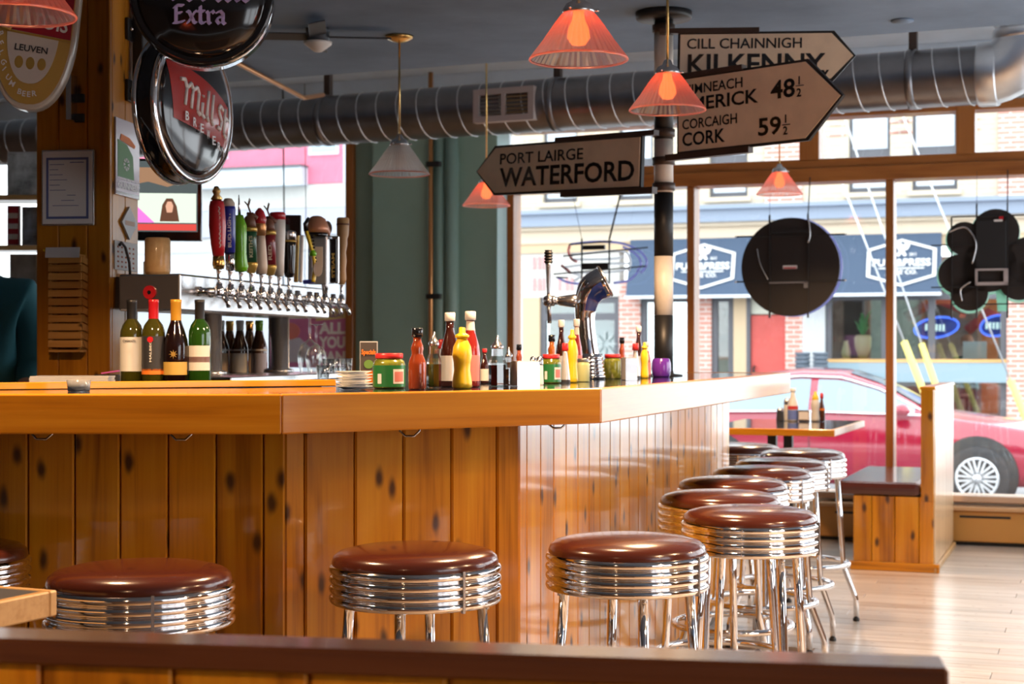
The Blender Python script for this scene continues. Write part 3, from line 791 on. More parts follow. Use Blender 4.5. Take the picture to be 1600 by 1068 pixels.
q.add(vs, [f for k in range(6) for f in ((3*k,3*k+3,3*k+4,3*k+1),(3*k+1,3*k+4,3*k+5,3*k+2))], 0, None, True); q.build('windscreen', M_carg, car)
q = MB(); vs = []
for k in range(7):
    x = -1.85+.7*k/6; r_ = ring_at(stn(x)); vs += [(x,r_[5][1],r_[5][2]+.012),(x,0,r_[6][2]+.014),(x,-r_[5][1],r_[5][2]+.012)]
q.add(vs, [f for k in range(6) for f in ((3*k,3*k+3,3*k+4,3*k+1),(3*k+1,3*k+4,3*k+5,3*k+2))], 0, None, True); q.build('rear_window', M_carg, car)

# ================================================================== THE BAR
BZ = 1.10; BT = .089
def isect(p, d, q, e):
    k = d[0]*e[1]-d[1]*e[0]; t = ((q[0]-p[0])*e[1]-(q[1]-p[1])*e[0])/k
    return (p[0]+d[0]*t, p[1]+d[1]*t)
def offset_line(pts, w):
    out = []; seg = []
    for a, c in zip(pts[:-1], pts[1:]):
        d = Vector((c[0]-a[0], c[1]-a[1])).normalized(); n = Vector((-d.y, d.x)); seg.append(((a[0]+n.x*w, a[1]+n.y*w), (d.x, d.y)))
    out.append(seg[0][0])
    for s0, s1 in zip(seg[:-1], seg[1:]): out.append(isect(s0[0], s0[1], s1[0], s1[1]))
    l = seg[-1]; a, c = pts[-2], pts[-1]; L_ = math.hypot(c[0]-a[0], c[1]-a[1]); out.append((l[0][0]+l[1][0]*L_, l[0][1]+l[1][1]*L_))
    return out
bA, bB, bC = (-.518, 3.60), (.232, 4.15), (1.235, 7.10)
bL = (-2.3, 3.63)
dBC = Vector((bC[0]-bB[0], bC[1]-bB[1])).normalized(); nBC = Vector((-dBC.y, dBC.x))
bD = (bC[0]+nBC.x*.6, bC[1]+nBC.y*.6)
OUT = [bL, bA, bB, bC, bD]
IN = offset_line([bL, bA, bB, bC], .60)
EI = offset_line(OUT, .032)
bt = thing('bar_worktop', 'dark navy laminate bar top with a thick orange pine edge', 'bar top')
mb = MB(); mb.prism([EI[0], EI[1], EI[2], EI[3], EI[4], IN[2], IN[1], IN[0]], BZ-.045, BZ); mb.build('top_panel', M_lam, bt)
for i in range(4):
    p, q = OUT[i], OUT[i+1]; M = frame2(p, q); Mi = M.inverted()
    loc = [(Mi @ Vector((a[0], a[1], 0))).xy for a in (p, q, EI[i+1], EI[i])]
    mb = MB(); mb.prism([(a.x, a.y) for a in loc], BZ-BT, BZ+.0015)
    # soften the outer edges
    o = mb.build('edge_board', M_edge, bt, M); bv = o.modifiers.new('soft', 'BEVEL'); bv.width = .004; bv.segments = 2; bv.limit_method = 'ANGLE'
bar = thing('bar_counter', 'pine-planked bar front with angled corner below the navy bar top', 'bar counter')
pA, pB = (-.551, 3.885), (.0201, 4.305)
pC_ = (bC[0]+nBC.x*.25-dBC.x*.12, bC[1]+nBC.y*.25-dBC.y*.12)
ang = math.atan2(bB[1]-bA[1], bB[0]-bA[0])
def on_line(p, d, px):
    m = (px-800)/F; t = (m*p[1]-p[0])/(d[0]-m*d[1]); return (p[0]+d[0]*t, p[1]+d[1]*t)
def planks(bounds, z0, z1, th=.02, parent=bar, m=M_pine, name='plank'):
    for a, c in zip(bounds[:-1], bounds[1:]):
        M = frame2(a, c, z0); L_ = math.hypot(c[0]-a[0], c[1]-a[1]); g = .0014; ch = min(.005, L_*.2)
        mb = MB(); mb.prism([(g, th), (g, ch), (g+ch*.8, 0), (L_-g-ch*.8, 0), (L_-g, ch), (L_-g, th)], 0, z1-z0)
        mb.build(name, m, parent, M)
zt = BZ-BT-.001
dl = (-math.cos(math.radians(-4)), -math.sin(math.radians(-4)))
lb = [on_line(pA, dl, p) for p in (-330,-255,-180,-107,-32,43,116,187,262,337,411)] + [pA]
planks(lb, .1, zt)
dm = Vector((pB[0]-pA[0], pB[1]-pA[1])).normalized()
mbd = [pA] + [on_line(pA, dm, p) for p in (477,555,631,706,777)] + [on_line(pA, dm, 812)]
pB = mbd[-1]
planks(mbd, .1, zt)
L_ = math.hypot(pC_[0]-pB[0], pC_[1]-pB[1]); dr = Vector((pC_[0]-pB[0], pC_[1]-pB[1])).normalized(); rb = [pB]
t = .062
while t < L_-.03: rb.append((pB[0]+dr.x*t, pB[1]+dr.y*t)); t += .123
rb.append(pC_); planks(rb, .1, zt)
dE = nBC; eb = [pC_]; t = .14
for k in range(3): eb.append((pC_[0]+dE.x*.14*(k+1), pC_[1]+dE.y*.14*(k+1)))
planks(eb, .1, zt)
PL = [lb[0], pA, pB, pC_]
PI_ = offset_line(PL, .022); PJ = offset_line(PL, .30)
mb = MB(); mb.prism([PI_[0], PI_[1], PI_[2], PI_[3], PJ[3], PJ[2], PJ[1], PJ[0]], .1, zt); mb.build('carcass', mat('bar_carcass', (.03,.012,.004), .7), bar)
mb = MB(); PK = offset_line(PL, .06); mb.prism([PK[0], PK[1], PK[2], PK[3], PJ[3], PJ[2], PJ[1], PJ[0]], .001, .099); mb.build('toe_kick', M_brown, bar)
# coat hooks under the bar edge
for px_, lab in ((66, 'small wire bag hook under the left bar edge near the picture side'), (283, 'small wire bag hook under the left bar edge, right of the other'), (640, 'small wire bag hook under the middle bar edge'), (870, 'small wire bag hook under the bar corner')):
    base = on_line((pA[0]-.05, pA[1]-.06), (-dl[0], -dl[1]), px_) if px_ < 400 else on_line((pA[0]+.04, pA[1]-.07), (dm.x, dm.y), px_) if px_ < 700 else (X(870, 4.42), 4.42)
    M = T(base[0], base[1], zt)
    mb = MB(); mb.tube([(-.025,0,0),(-.025,0,-.012),(-.01,-.01,-.024),(.012,-.01,-.024),(.025,0,-.012),(.025,0,0)], .003, 6); mb.build('bag_hook', M_steel, M=M, label=lab, cat='hook')

# service counter behind the bar with a low wooden lip
bc = thing('back_counter', 'service counter with a low wooden lip carrying wine bottles and taps', 'counter')
lp0, lp1 = (-1.9,3.72), (-.49,4.46)
Ml = frame2(lp0, lp1, BZ+.0002); LL = math.hypot(lp1[0]-lp0[0], lp1[1]-lp0[1])
mb = MB(); mb.box(0, LL, 0, .022, 0, .0185, bev=.002); mb.build('wooden_lip', M_edge, bc, Ml)
mb = MB(); mb.prism([(-2.2,4.35),(-1.0,4.6),(-.56,4.7),(-.50,6.2),(-1.14,6.2),(-1.20,5.06),(-2.2,5.06)], BZ-.04, BZ-.0006); mb.build('counter_slab', M_lam, bc)
mb = MB(); mb.prism([(-2.0,4.4),(-1.0,4.65),(-.62,4.75),(-.56,6.1),(-1.10,6.1),(-1.16,5.0),(-2.0,5.0)], .001, BZ-.041); mb.build('counter_base', M_brown, bc)

# ================================================================== STOOLS
st = thing('bar_stool', 'x', 'stool', T(0,0,0), 'chrome bar stools along the bar')
prof = [(.13,.640),(.184,.640)]
for k in range(4):
    z = .6335 + k*.0219
    for a in range(-80, 81, 20):
        prof.append((.1865+.0085*math.cos(math.radians(a)), z+.011+.0098*math.sin(math.radians(a))))
prof += [(.184,.722),(.17,.7225)]
mb = MB(); mb.lathe(prof, 48); mb.build('seat_ring', M_chrome, st)
mb = MB(); mb.lathe([(.0,.70),(.178,.70),(.187,.716),(.188,.726),(.184,.738),(.172,.747),(.14,.755),(.09,.7595),(.04,.761),(0,.7615)], 48); mb.build('cushion', M_vinyl, st)
mb = MB(); mb.box(-.003,.003,-.196,-.186,.632,.722); mb.build('ring_clamp', M_steel, st)
for k in range(4):
    a = PI/4 + k*PI/2; ca, sa = math.cos(a), math.sin(a)
    pts = [(.150,.655),(.166,.45),(.178,.262),(.182,.235),(.228,.115),(.234,.095),(.236,.006)]
    lg = MB(); lg.tube([(r*ca, r*sa, z) for r, z in pts], .0123, 10); lg = lg.build('leg', M_chrome, st)
    mb = MB(); mb.lathe([(.0125,0),(.0145,.001),(.0145,.012),(.0125,.013)], 10, M=T(.236*ca,.236*sa,0)); mb.build('foot_cap', M_blackm, lg)
    mb = MB(); mb.lathe([(0,0),(.006,.001),(.006,.006),(0,.007)], 8, M=T(.1625*ca,.1625*sa,.626) @ RZ(a) @ RY(PI/2)); mb.build('bolt', M_steel, lg)
mb = MB(); mb.ring(.203, .0115, 48, 8, z=.25); mb.build('foot_ring', M_chrome, st)
stools = [(-88,3.70,.2,'chrome bar stool with oxblood seat cut off by the left picture edge'),
 (219,3.30,.35,'chrome bar stool behind the corner of the small slate table'),
 (649,3.61,.63,'chrome bar stool standing alone before the middle bar panel'),
 (980,3.81,.95,'chrome bar stool at the bar corner, leftmost of the right-hand row'),
 (1172,4.51,1.2,'nearest whole bar stool of the row along the receding bar side'),
 (1125,5.02,.4,'bar stool half hidden behind the nearest one of the receding row'),
 (1145,5.57,.1,'fourth bar stool of the receding row, only its seat showing'),
 (1191,6.08,.7,'fifth bar stool of the receding row along the bar'),
 (1221,6.54,1.1,'sixth bar stool of the receding row, next to the last in front'),
 (1254,7.17,.5,'last bar stool of the receding row beside the booth bench'),
 (1157,7.60,.9,'far bar stool round the end of the bar under the table edge')]
for i, (p, d, rz, lab) in enumerate(stools):
    M = T(X(p, d), d, 0) @ RZ(rz)
    if i == 0: o = st; o.matrix_local = M
    else: o = copy_tree(st, None, M)
    o['label'] = lab

# ================================================================== PENDANT LAMPS
def pendant(px, pyr, d, label, lit=True, ztop=SOFF, dia=.25, at=None, watt=None):
    if at: x, y, z = at
    else: x, y, z = X(px, d), d, Zy(pyr, d)
    t = thing('pendant_lamp', label, 'pendant lamp', T(x, y, z), 'ribbed glass pendant lamps')
    s_ = dia/.25
    mb = MB(); mb.lathe([(.125*s_,0),(.124*s_,.004),(.106*s_,.028),(.088*s_,.052),(.0865*s_,.055),(.068*s_,.082),(.0665*s_,.085),(.048*s_,.110),(.036*s_,.124)], 96, cap=False, rib=.02, smooth=False); mb.build('shade', M_shade_glow if lit else M_shade_clear, t)
    mb = MB(); mb.ring(.1255*s_, .0032, 44, 6); mb.build('shade_rim', M_rim, t)
    mb = MB(); mb.lathe([(.040*s_,.118),(.042*s_,.124),(.040*s_,.130),(.033*s_,.142),(.018,.150),(.012,.165),(.006,.168)], 20); mb.build('shade_holder', M_steel, t)
    for k in range(3):
        mb = MB(); mb.lathe([(0,0),(.004,0),(.004,.012),(0,.013)], 8, M=RZ(k*2.1) @ T(.040*s_,0,.126) @ RY(PI/2)); mb.build('set_screw', M_steel, t)
    mb = MB(); mb.lathe([(.0,.034),(.018,.038),(.030,.056),(.026,.082),(.017,.10),(.014,.12),(0,.121)], 16); mb.build('bulb', M_bulb if lit else M_bulb_off, t)
    zc = ztop - z
    mb = MB(); mb.tube([(0,0,.160),(0,0,zc-.012)], .0045*s_, 8); mb.build('rod', M_brass, t)
    mb = MB(); mb.lathe([(.006,zc-.03),(.03,zc-.024),(.056,zc-.012),(.060,zc-.001)], 24); mb.build('ceiling_canopy', M_brass, t)
    if lit:
        l = bpy.data.lights.new('lamp_light', 'SPOT'); l.energy = watt or LAMP_W; l.color = (1.0,.62,.34); l.shadow_soft_size = .05; l.spot_size = 2.7; l.spot_blend = .6
        lo = bpy.data.objects.new('lamp_light', l); COL.objects.link(lo); lo.parent = t; lo.location = (0,0,.004)
        l2 = bpy.data.lights.new('bulb_glow', 'POINT'); l2.energy = GLOW_W; l2.color = (1.0,.10,.02); l2.shadow_soft_size = .037
        lo = bpy.data.objects.new('bulb_glow', l2); COL.objects.link(lo); lo.parent = t; lo.location = (0,0,.074)
    return t
pendant(904, 93, 4.11, 'large glowing red ribbed glass pendant lamp at the top centre')
pendant(1043, 172, 5.30, 'glowing red ribbed glass pendant lamp before the striped sign pole')
pendant(624, 272, 6.72, 'unlit clear ribbed glass pendant lamp before the green wall', lit=False)
pendant(760, 321, 8.56, 'small red pendant lamp under the tip of the left pointing sign', ztop=TOPC)
pendant(1218, 303, 8.93, 'small red pendant lamp above the round black sign', ztop=TOPC)
pendant(28, 24, 3.55, 'near red pendant lamp cut by the top left picture corner')
for i, (x, y) in enumerate(((1.75, 2.35), (2.7, 1.3), (2.1, 3.3), (3.2, 4.7))):  # unseen lamps, added to throw warm light on the bar front
    pendant(0, 0, 0, 'added unseen fill pendant lamp ' + ('just right of the view', 'to the right of the viewer', 'over the aisle right of the bar corner', 'near the right wall beside the booth')[i], at=(x, y, 1.98))

pendant(0, 0, 0, 'added unseen fill pendant lamp over the near booth left of the viewer', at=(-.9, .55, 1.98), watt=24)  # unseen lamp, added to brighten the front of the near partition

# ================================================================== DUCT
dp1, dp2 = Vector((-3.75, 11.0)), Vector((2.42, 8.155)); DZ = 2.605; DR = .15
MD = frame2(dp1, dp2, DZ); DL = (dp2-dp1).length
du = thing('spiral_duct', 'long round galvanised spiral duct hung below the ceiling before the windows', 'duct', MD)
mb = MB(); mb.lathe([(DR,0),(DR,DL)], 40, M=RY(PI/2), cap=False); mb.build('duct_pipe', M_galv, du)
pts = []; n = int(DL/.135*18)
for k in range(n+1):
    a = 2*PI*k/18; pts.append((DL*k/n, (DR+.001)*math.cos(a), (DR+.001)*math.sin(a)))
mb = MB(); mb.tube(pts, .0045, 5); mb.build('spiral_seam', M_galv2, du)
def duct_s(px):
    m = (px-800)/F; d = (dp2-dp1).normalized(); return (m*dp1.y-dp1.x)/(d.x-m*d.y)
for px_ in (513, 872, 1427):
    s_ = duct_s(px_)
    mb = MB(); mb.box(s_-.02, s_+.02, -.02, .02, DR-.005, TOPC-DZ-.001); mb.box(s_-.045, s_+.045, -.045, .045, TOPC-DZ-.02, TOPC-DZ-.001); mb.build('hanger_strap', M_brown, du)
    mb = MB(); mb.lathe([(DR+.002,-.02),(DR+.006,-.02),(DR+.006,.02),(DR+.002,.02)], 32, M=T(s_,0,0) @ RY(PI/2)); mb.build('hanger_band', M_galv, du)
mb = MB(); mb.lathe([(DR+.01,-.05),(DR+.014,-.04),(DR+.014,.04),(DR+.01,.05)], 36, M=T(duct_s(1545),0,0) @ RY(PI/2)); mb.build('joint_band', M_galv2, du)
# register on the duct
s_ = duct_s(805)
MRG = T(s_, -DR-.004, -.005)
mb = MB()
for x0,x1,z0,z1 in ((-.19,-.155,-.095,.095),(.155,.19,-.095,.095),(-.155,.155,.06,.095),(-.155,.155,-.095,-.06),(-.012,.012,-.06,.06)): mb.box(x0,x1,-.014,.06,z0,z1)
rg = mb.build('air_register', mat('register_grey', (.42,.37,.36), .5), du, MRG, label='grey metal air register with two louvred openings')
mb = MB(); mb.box(-.155,.155,.02,.03,-.06,.06); mb.build('register_back', M_brown, rg)
for sx, m_ in ((-.083, mat('register_louvre_grey', (.25,.24,.23), .5)), (.083, mat('register_louvre_tan', (.30,.22,.13), .5))):
    for k in range(5):
        mb = MB(); mb.box(-.068,.068,-.012,.012,-.0015,.0015,M=T(sx,.0,-.045+k*.0225) @ RX(.6)); mb.build('louvre', m_, rg)
# elbow and riser at the right
MEL = MD.inverted() @ T(dp2.x, dp2.y, DZ)
dd = (dp2-dp1).normalized()
pts = []; 
for k in range(10):
    a = PI/2*k/9; pts.append((dd.x*.19*math.sin(a), dd.y*.19*math.sin(a), .19*(1-math.cos(a))))
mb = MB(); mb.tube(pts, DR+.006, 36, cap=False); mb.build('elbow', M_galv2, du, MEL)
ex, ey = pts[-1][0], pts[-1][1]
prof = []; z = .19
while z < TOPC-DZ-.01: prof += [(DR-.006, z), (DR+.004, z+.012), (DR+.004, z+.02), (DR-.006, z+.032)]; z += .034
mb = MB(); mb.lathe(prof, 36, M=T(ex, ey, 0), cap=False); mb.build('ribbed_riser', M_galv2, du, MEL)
mb = MB(); mb.lathe([(DR+.008,.16),(DR+.012,.17),(DR+.012,.2),(DR+.008,.21)], 36, M=T(ex, ey, 0)); mb.build('riser_band', M_galv2, du, MEL)
# conduit
mb = MB(); mb.tube([(-1.9,5.0,SOFF-.014),(-1.25,7.27,SOFF-.014),(-1.08,8.3,SOFF-.012),(-1.05,8.9,2.62)], .012, 8); mb.build('copper_conduit', M_copper, label='thin copper conduit running along the ceiling to the duct', cat='pipe')
# ceiling fan
fx, fy = X(497, 6.57), 6.57
fn = thing('ceiling_fan', 'small dark ceiling fan with a white bowl light', 'ceiling fan', T(fx, fy, SOFF))
mb = MB(); mb.lathe([(.05,-.001),(.05,-.015),(.045,-.02),(.047,-.05),(.04,-.055)], 20); mb.build('motor_housing', mat('fan_blue_grey', (.05,.065,.085), .5), fn)
mb = MB(); mb.lathe([(.058,-.055),(.056,-.065),(.03,-.085),(.016,-.095),(0,-.097)], 20); mb.build('bowl_light', M_white, fn)
for k in range(4):
    mb = MB(); mb.box(.045,.30,-.035,.035,-.003,.003, M=T(0,0,-.034) @ RZ(.1+k*PI/2) @ RX(.22), bev=.002); mb.build('blade', MATS['fan_blue_grey'], fn)
for px_, py_, lab in ((1410, 38, 'small round sprinkler escutcheon on the low ceiling at right'),):
    x, y = X(px_, 6.4), 6.4
    mb = MB(); mb.lathe([(.045,-.001),(.045,-.006),(.02,-.012),(0,-.013)], 16); mb.build('sprinkler_plate', M_ceil, M=T(x,y,SOFF), label=lab, cat='sprinkler')

# ================================================================== SIGN POLE
px_, pd = 1037, 6.25
po = thing('sign_pole', 'black and white striped post with a ceiling flange standing on the bar', 'post', T(X(px_, pd), pd, BZ))
pr = .0375; zs = [BZ] + [Zy(y, pd) for y in (492, 400, 301, 218, 121, 48)] + [SOFF-.035]
for i in range(len(zs)-1):
    mb = MB(); mb.lathe([(pr, zs[i]-BZ+.0005),(pr, zs[i+1]-BZ-.0005)], 28); mb.build('black_stripe' if i % 2 == 0 else 'white_stripe', M_blackm if i % 2 == 0 else M_poleW, po)
mb = MB(); mb.lathe([(.03,SOFF-BZ-.034),(.105,SOFF-BZ-.03),(.11,SOFF-BZ-.022),(.11,SOFF-BZ-.001)], 32); mb.build('ceiling_flange', M_blackm, po)
mb = MB(); mb.lathe([(.075,.0),(.075,.006),(.04,.01),(.0395,.02),(.038,.021)], 28); mb.build('base_flange', M_blackm, po)
def finger_sign(name, label, L, Rr, zL, hgt, tipx, roll, lines, arms, ptright):
    """board with a pointed end; local x along the board, z up from its lower edge"""
    length = (Vector(Rr)-Vector(L)).length
    M = frame2(L, Rr, zL) @ RY(roll)
    t = thing(name, label, 'sign', M, 'pointed road signs on the striped post')
    h = hgt
    if ptright: poly = [(0,0),(length,0),(length+tipx,h*.5),(length,h),(0,h)]
    else: poly = [(0,0),(length,0),(length,h),(0,h),(-tipx,h*.5)]
    cx = sum(p[0] for p in poly)/5; k = .0095
    def grow(e): return [(p[0]+(e if p[0] > cx else -e), p[1]+(e if p[1] > h*.51 else -e if p[1] < h*.49 else 0)) for p in poly]
    mb = MB(); mb.plate(grow(k), -.004, .012); mb.build('black_border', M_blackm, t)
    mb = MB(); mb.plate(poly, -.008, -.0041); mb.build('board', M_cream, t)
    for s_, x, z, w, hh, bold in lines:
        letters(s_, x, z, w, hh, M_black, t, y=-.008, bold=bold, th=.0012)
    for x0, x1, z0, z1 in arms:
        mb = MB(); mb.plate([(x0,z0),(x1,z0),(x1+(.04 if ptright else 0),z1),(x0-(0 if ptright else .04),z1)] if z0 < .03 and False else [(x0,z0),(x1,z0),(x1,z1),(x0,z1)], -.014, .016); mb.build('bracket_arm', M_brown, t)
    return t, M
t1, M1 = finger_sign('direction_sign', 'left pointing cream road sign reading PORT LAIRGE WATERFORD', (-.068,6.80), (.496,6.20), 1.868, .190, .115, .04,
   [('PORT LAIRGE', .03, .118, .49, .046, .01), ('WATERFORD', .03, .022, .77, .082, .022)], [(.36,.90,.193,.213),(.40,.90,-.03,-.005)], False)
t2, M2 = finger_sign('direction_sign', 'upper right pointing cream road sign reading CILL CHAINNIGH KILKENNY', (X(1062,6.17),6.17), (X(1298,6.08),6.08), 2.243, .172, .082, .02,
   [('CILL CHAINNIGH', .026, .116, .435, .040, .012), ('KILKENNY', .03, .018, .52, .078, .02), ('v', .535, .012, .03, .02, .03)], [(-.08,.30,.176,.196)], True)
t3, M3 = finger_sign('direction_sign', 'lower right pointing cream road sign reading LIMERICK and CORK with mileages', (X(1062,6.10),6.10), (X(1260,5.70),5.70), 1.955, .272, .145, .0,
   [('LUIMNEACH', .0, .212, .30, .038, .012), ('LIMERICK', .0, .148, .37, .052, .018), ('48', .425, .152, .105, .068, .02), ('CORCAIGH', .02, .082, .255, .038, .012), ('CORK', .02, .018, .20, .052, .018), ('59', .37, .024, .10, .066, .02),
    ('1', .545, .193, None, .03, .02), ('2', .537, .150, None, .03, .02), ('1', .487, .062, None, .03, .02), ('2', .479, .020, None, .03, .02)], [(-.06,.30,.276,.296),(-.06,.33,-.03,-.006)], True)
for zz in (.182, .040):
    mb = MB(); mb.box(.533 if zz > .1 else .475, .567 if zz > .1 else .509, -.0096, -.0082, zz+.0055 if zz > .1 else .054, zz+.0085 if zz > .1 else .057); mb.build('fraction_bar', M_black, t3)
mb = MB()
for z_ in (Zy(292, pd), Zy(208, pd), Zy(45, pd), Zy(252, pd), Zy(128, pd)):
    m2 = MB(); m2.lathe([(pr+.001,z_-BZ-.016),(pr+.007,z_-BZ-.014),(pr+.007,z_-BZ+.014),(pr+.001,z_-BZ+.016)], 24); m2.build('clamp_collar', M_brown, po)

# ================================================================== BOOTH BY THE WINDOW
VB = -1.43
bn = thing('booth_bench', 'pine booth bench with dark red seat and tall end panel by the window', 'bench', MW)
ub0, ub1, ub2 = WU(1333,VB), WU(1440,VB), WU(1459,VB)
bds = [WU(p,VB) for p in (1333,1362,1398,1436)] + [ub2]
for a, c in zip(bds[:-1], bds[1:]):
    mb = MB(); w = c-a; mb.prism([(.0014,.02),(.0014,.004),(.005,0),(w-.005,0),(w-.0014,.004),(w-.0014,.02)], 0, .36); mb.build('plank', M_pine, bn, T(a, VB, .045))
mb = MB(); mb.box(ub0+.004, ub2-.004, VB+.021, -.2, .002, .403); mb.build('bench_box', M_brown, bn)
mb = MB(); mb.box(WU(1329,VB), ub2+.03, VB-.018, VB+.02, 0, .047, bev=.004); mb.build('base_board', M_pine_x, bn)
mb = MB(); mb.box(ub2, ub2+.02, VB-.018, -.2, 0, .03, bev=.004); mb.build('side_base_board', M_light, bn)
mb = MB(); mb.box(ub1-.004, ub2, VB-.004, VB+.05, .38, .99, bev=.004); mb.build('back_end_post', M_pine, bn)
mb = MB(); mb.box(ub1+.012, ub2+.004, VB+.05, -.2, .03, .985, bev=.004); mb.build('back_panel', wood('pale_back_panel', (.5,.28,.12), (.62,.4,.22), (.72,.5,.3), axis='Z', knots=.3, rough=.3, coat=.5), bn)
mb = MB(); mb.box(ub1-.01, ub2+.01, VB-.008, -.2, .986, 1.004, bev=.004); mb.build('cap_rail', M_pine_x, bn)
mb = MB(); mb.box(WU(1304,VB), ub1-.005, VB-.015, -.2, .405, .482, bev=.03); mb.build('seat_cushion', M_vinyl, bn)

tb = thing('window_table', 'navy topped dining table with orange wooden edge beside the booth', 'table', MW)
tu0, tu1 = WU(1090,VB), WU(1304,VB); tv0, tv1 = VB, -.2
mb = MB(); mb.box(tu0+.02, tu1-.02, tv0+.02, tv1, .725, .762); mb.build('table_top', M_lam, tb)
mb = MB(); mb.box(tu0, tu1, tv0, tv0+.019, .724, .7625, bev=.003); mb.build('front_edge', M_edge, tb)
mb = MB(); mb.box(tu1-.019, tu1, tv0+.0195, tv1, .724, .7625, bev=.003); mb.build('side_edge', M_light, tb)
for p in (1207, 1232):
    uu = WU(p, -.95); mb = MB(); mb.box(uu-.025, uu+.025, -.975, -.925, .03, .724); mb.build('table_leg', M_blackm, tb)
mb = MB(); mb.box(WU(1207,-.95)-.1, WU(1232,-.95)+.1, -1.1, -.7, .0, .03, bev=.006); mb.build('leg_base', M_blackm, tb)

# ================================================================== FOREGROUND
Lr, Rr_ = (-1.2, 1.876+.6*.1653), (.4645, 1.70)
Mr = frame2(Lr, Rr_, 0); RL = (Vector(Rr_)-Vector(Lr)).length
fb = thing('booth_partition', 'near booth back with dark polished cap rail across the picture bottom', 'partition', Mr)
mb = MB(); mb.box(0, RL, 0, .075, .832, .862, bev=.004); mb.build('cap_rail', M_rail, fb)
x = 0.0; k = 0
while x < RL-.02:
    w = min(.163, RL-.01-x); mb = MB(); mb.prism([(.0014,.02),(.0014,.004),(.005,0),(w-.005,0),(w-.0014,.004),(w-.0014,.02)], 0, .81); mb.build('plank', M_pine, fb, T(x, .014, .02)); x += .163
mb = MB(); mb.box(.01, RL-.012, .035, .06, .001, .83); mb.build('core', M_brown, fb)

Rc = Vector((-.852, 3.0)); e1 = Vector((-.41,-.912)).normalized(); e2 = Vector((-.912,.41)).normalized()
Mt = T(Rc.x, Rc.y, 0) @ RZ(math.atan2(-e2.y, -e2.x))       # local x runs towards the corner
nt_ = thing('small_table', 'slate topped table corner with light wood edging at lower left', 'table', Mt)
mb = MB(); mb.box(-.68, -.022, -.68, -.022, .715, .75); mb.build('table_top', M_slate, nt_)
for args in ((-.7,0,-.021,0),(-.7,0,-.7,-.679),(-.021,0,-.679,-.021),(-.7,-.679,-.679,-.021)):
    mb = MB(); mb.box(*args, .703, .751, bev=.003); mb.build('edge_strip', M_light, nt_)
mb = MB(); mb.lathe([(.21,.001),(.21,.02),(.04,.04),(.035,.06),(.035,.70),(.12,.703)], 20, M=T(-.35,-.35,0)); mb.build('pedestal', M_blackm, nt_)

# ================================================================== WOOD COLUMN AND WHAT HANGS ON IT
CA = math.radians(-7.5); cs = .257
CP = Vector((X(172, 5.30), 5.30))                      # the near vertical edge
ux, uy = Vector((math.cos(CA), math.sin(CA))), Vector((-math.sin(CA), math.cos(CA)))
Mcol = T(CP.x, CP.y, 0) @ RZ(CA)                         # local: front face y=0, x from -cs to 0; right face x=0, y from 0 to cs
col = thing('wood_column', 'square pine-clad column behind the wine bottles', 'column', Mcol)
fb_ = [-cs, -cs+.078, -cs+.178, 0]
for a, c in zip(fb_[:-1], fb_[1:]):
    w = c-a; mb = MB(); mb.prism([(.001,.018),(.001,.003),(.004,0),(w-.004,0),(w-.001,.003),(w-.001,.018)], 0, SOFF-.002); mb.build('plank', M_colwood, col, T(a, 0, 0))
for a, c in ((.018, .135), (.135, .257)):
    w = c-a; mb = MB(); mb.prism([(.001,.018),(.001,.003),(.004,0),(w-.004,0),(w-.001,.003),(w-.001,.018)], 0, SOFF-.002); mb.build('plank', M_colwood, col, T(0, a, 0) @ RZ(PI/2))
mb = MB(); mb.box(-cs, -.019, .019, cs, 0, SOFF-.002); mb.build('core', M_brown, col)
def colx(px): 
    m = (px-800)/F; t = (m*CP.y-CP.x)/(ux.x-m*ux.y); return t
def coly(px):
    m = (px-800)/F; t = (m*CP.y-CP.x)/(uy.x-m*uy.y); return t
def fz(px, py):
    t = colx(px); return Zy(py, CP.y+t*ux.y)
def sz_(px, py):
    t = coly(px); return Zy(py, CP.y+t*uy.y)
# framed certificate
x0, x1 = colx(69), colx(151); z0, z1 = fz(110,353), fz(110,235)
t = thing('framed_certificate', 'framed blue-bordered certificate hanging on the front of the column', 'certificate', Mcol @ T(x0, -.001, z0))
w, h = x1-x0, z1-z0
mb = MB(); mb.box(0, w, -.022, 0, 0, h, bev=.002); mb.build('frame', M_steel, t)
mb = MB(); mb.box(.006, w-.006, -.0235, -.0221, .006, h-.006); mb.build('paper_sheet', M_paper, t)
mb = MB()
for a,b_,c,d_ in ((.018,w-.018,.022,.030),(.018,w-.018,h-.034,-.0+h-.026),(.018,.026,.03,h-.034),(w-.026,w-.018,.03,h-.034)): mb.box(a,b_,-.0242,-.0236,c,d_)
mb.build('blue_border', M_inkb, t)
mb = MB()
for k, (a, l) in enumerate(((.03,.05),(.03,.03),(.03,.045),(.03,.06),(.03,.035),(.03,.055),(.09,.03),(.07,.045),(.04,.09))):
    mb.box(a, min(a+l, w-.032), -.0242, -.0236, h-.05-k*.017, h-.048-k*.017)
mb.box(w*.55, w-.034, -.0242, -.0236, h-.044, h-.041)
mb.build('written_lines', M_inkb, t)
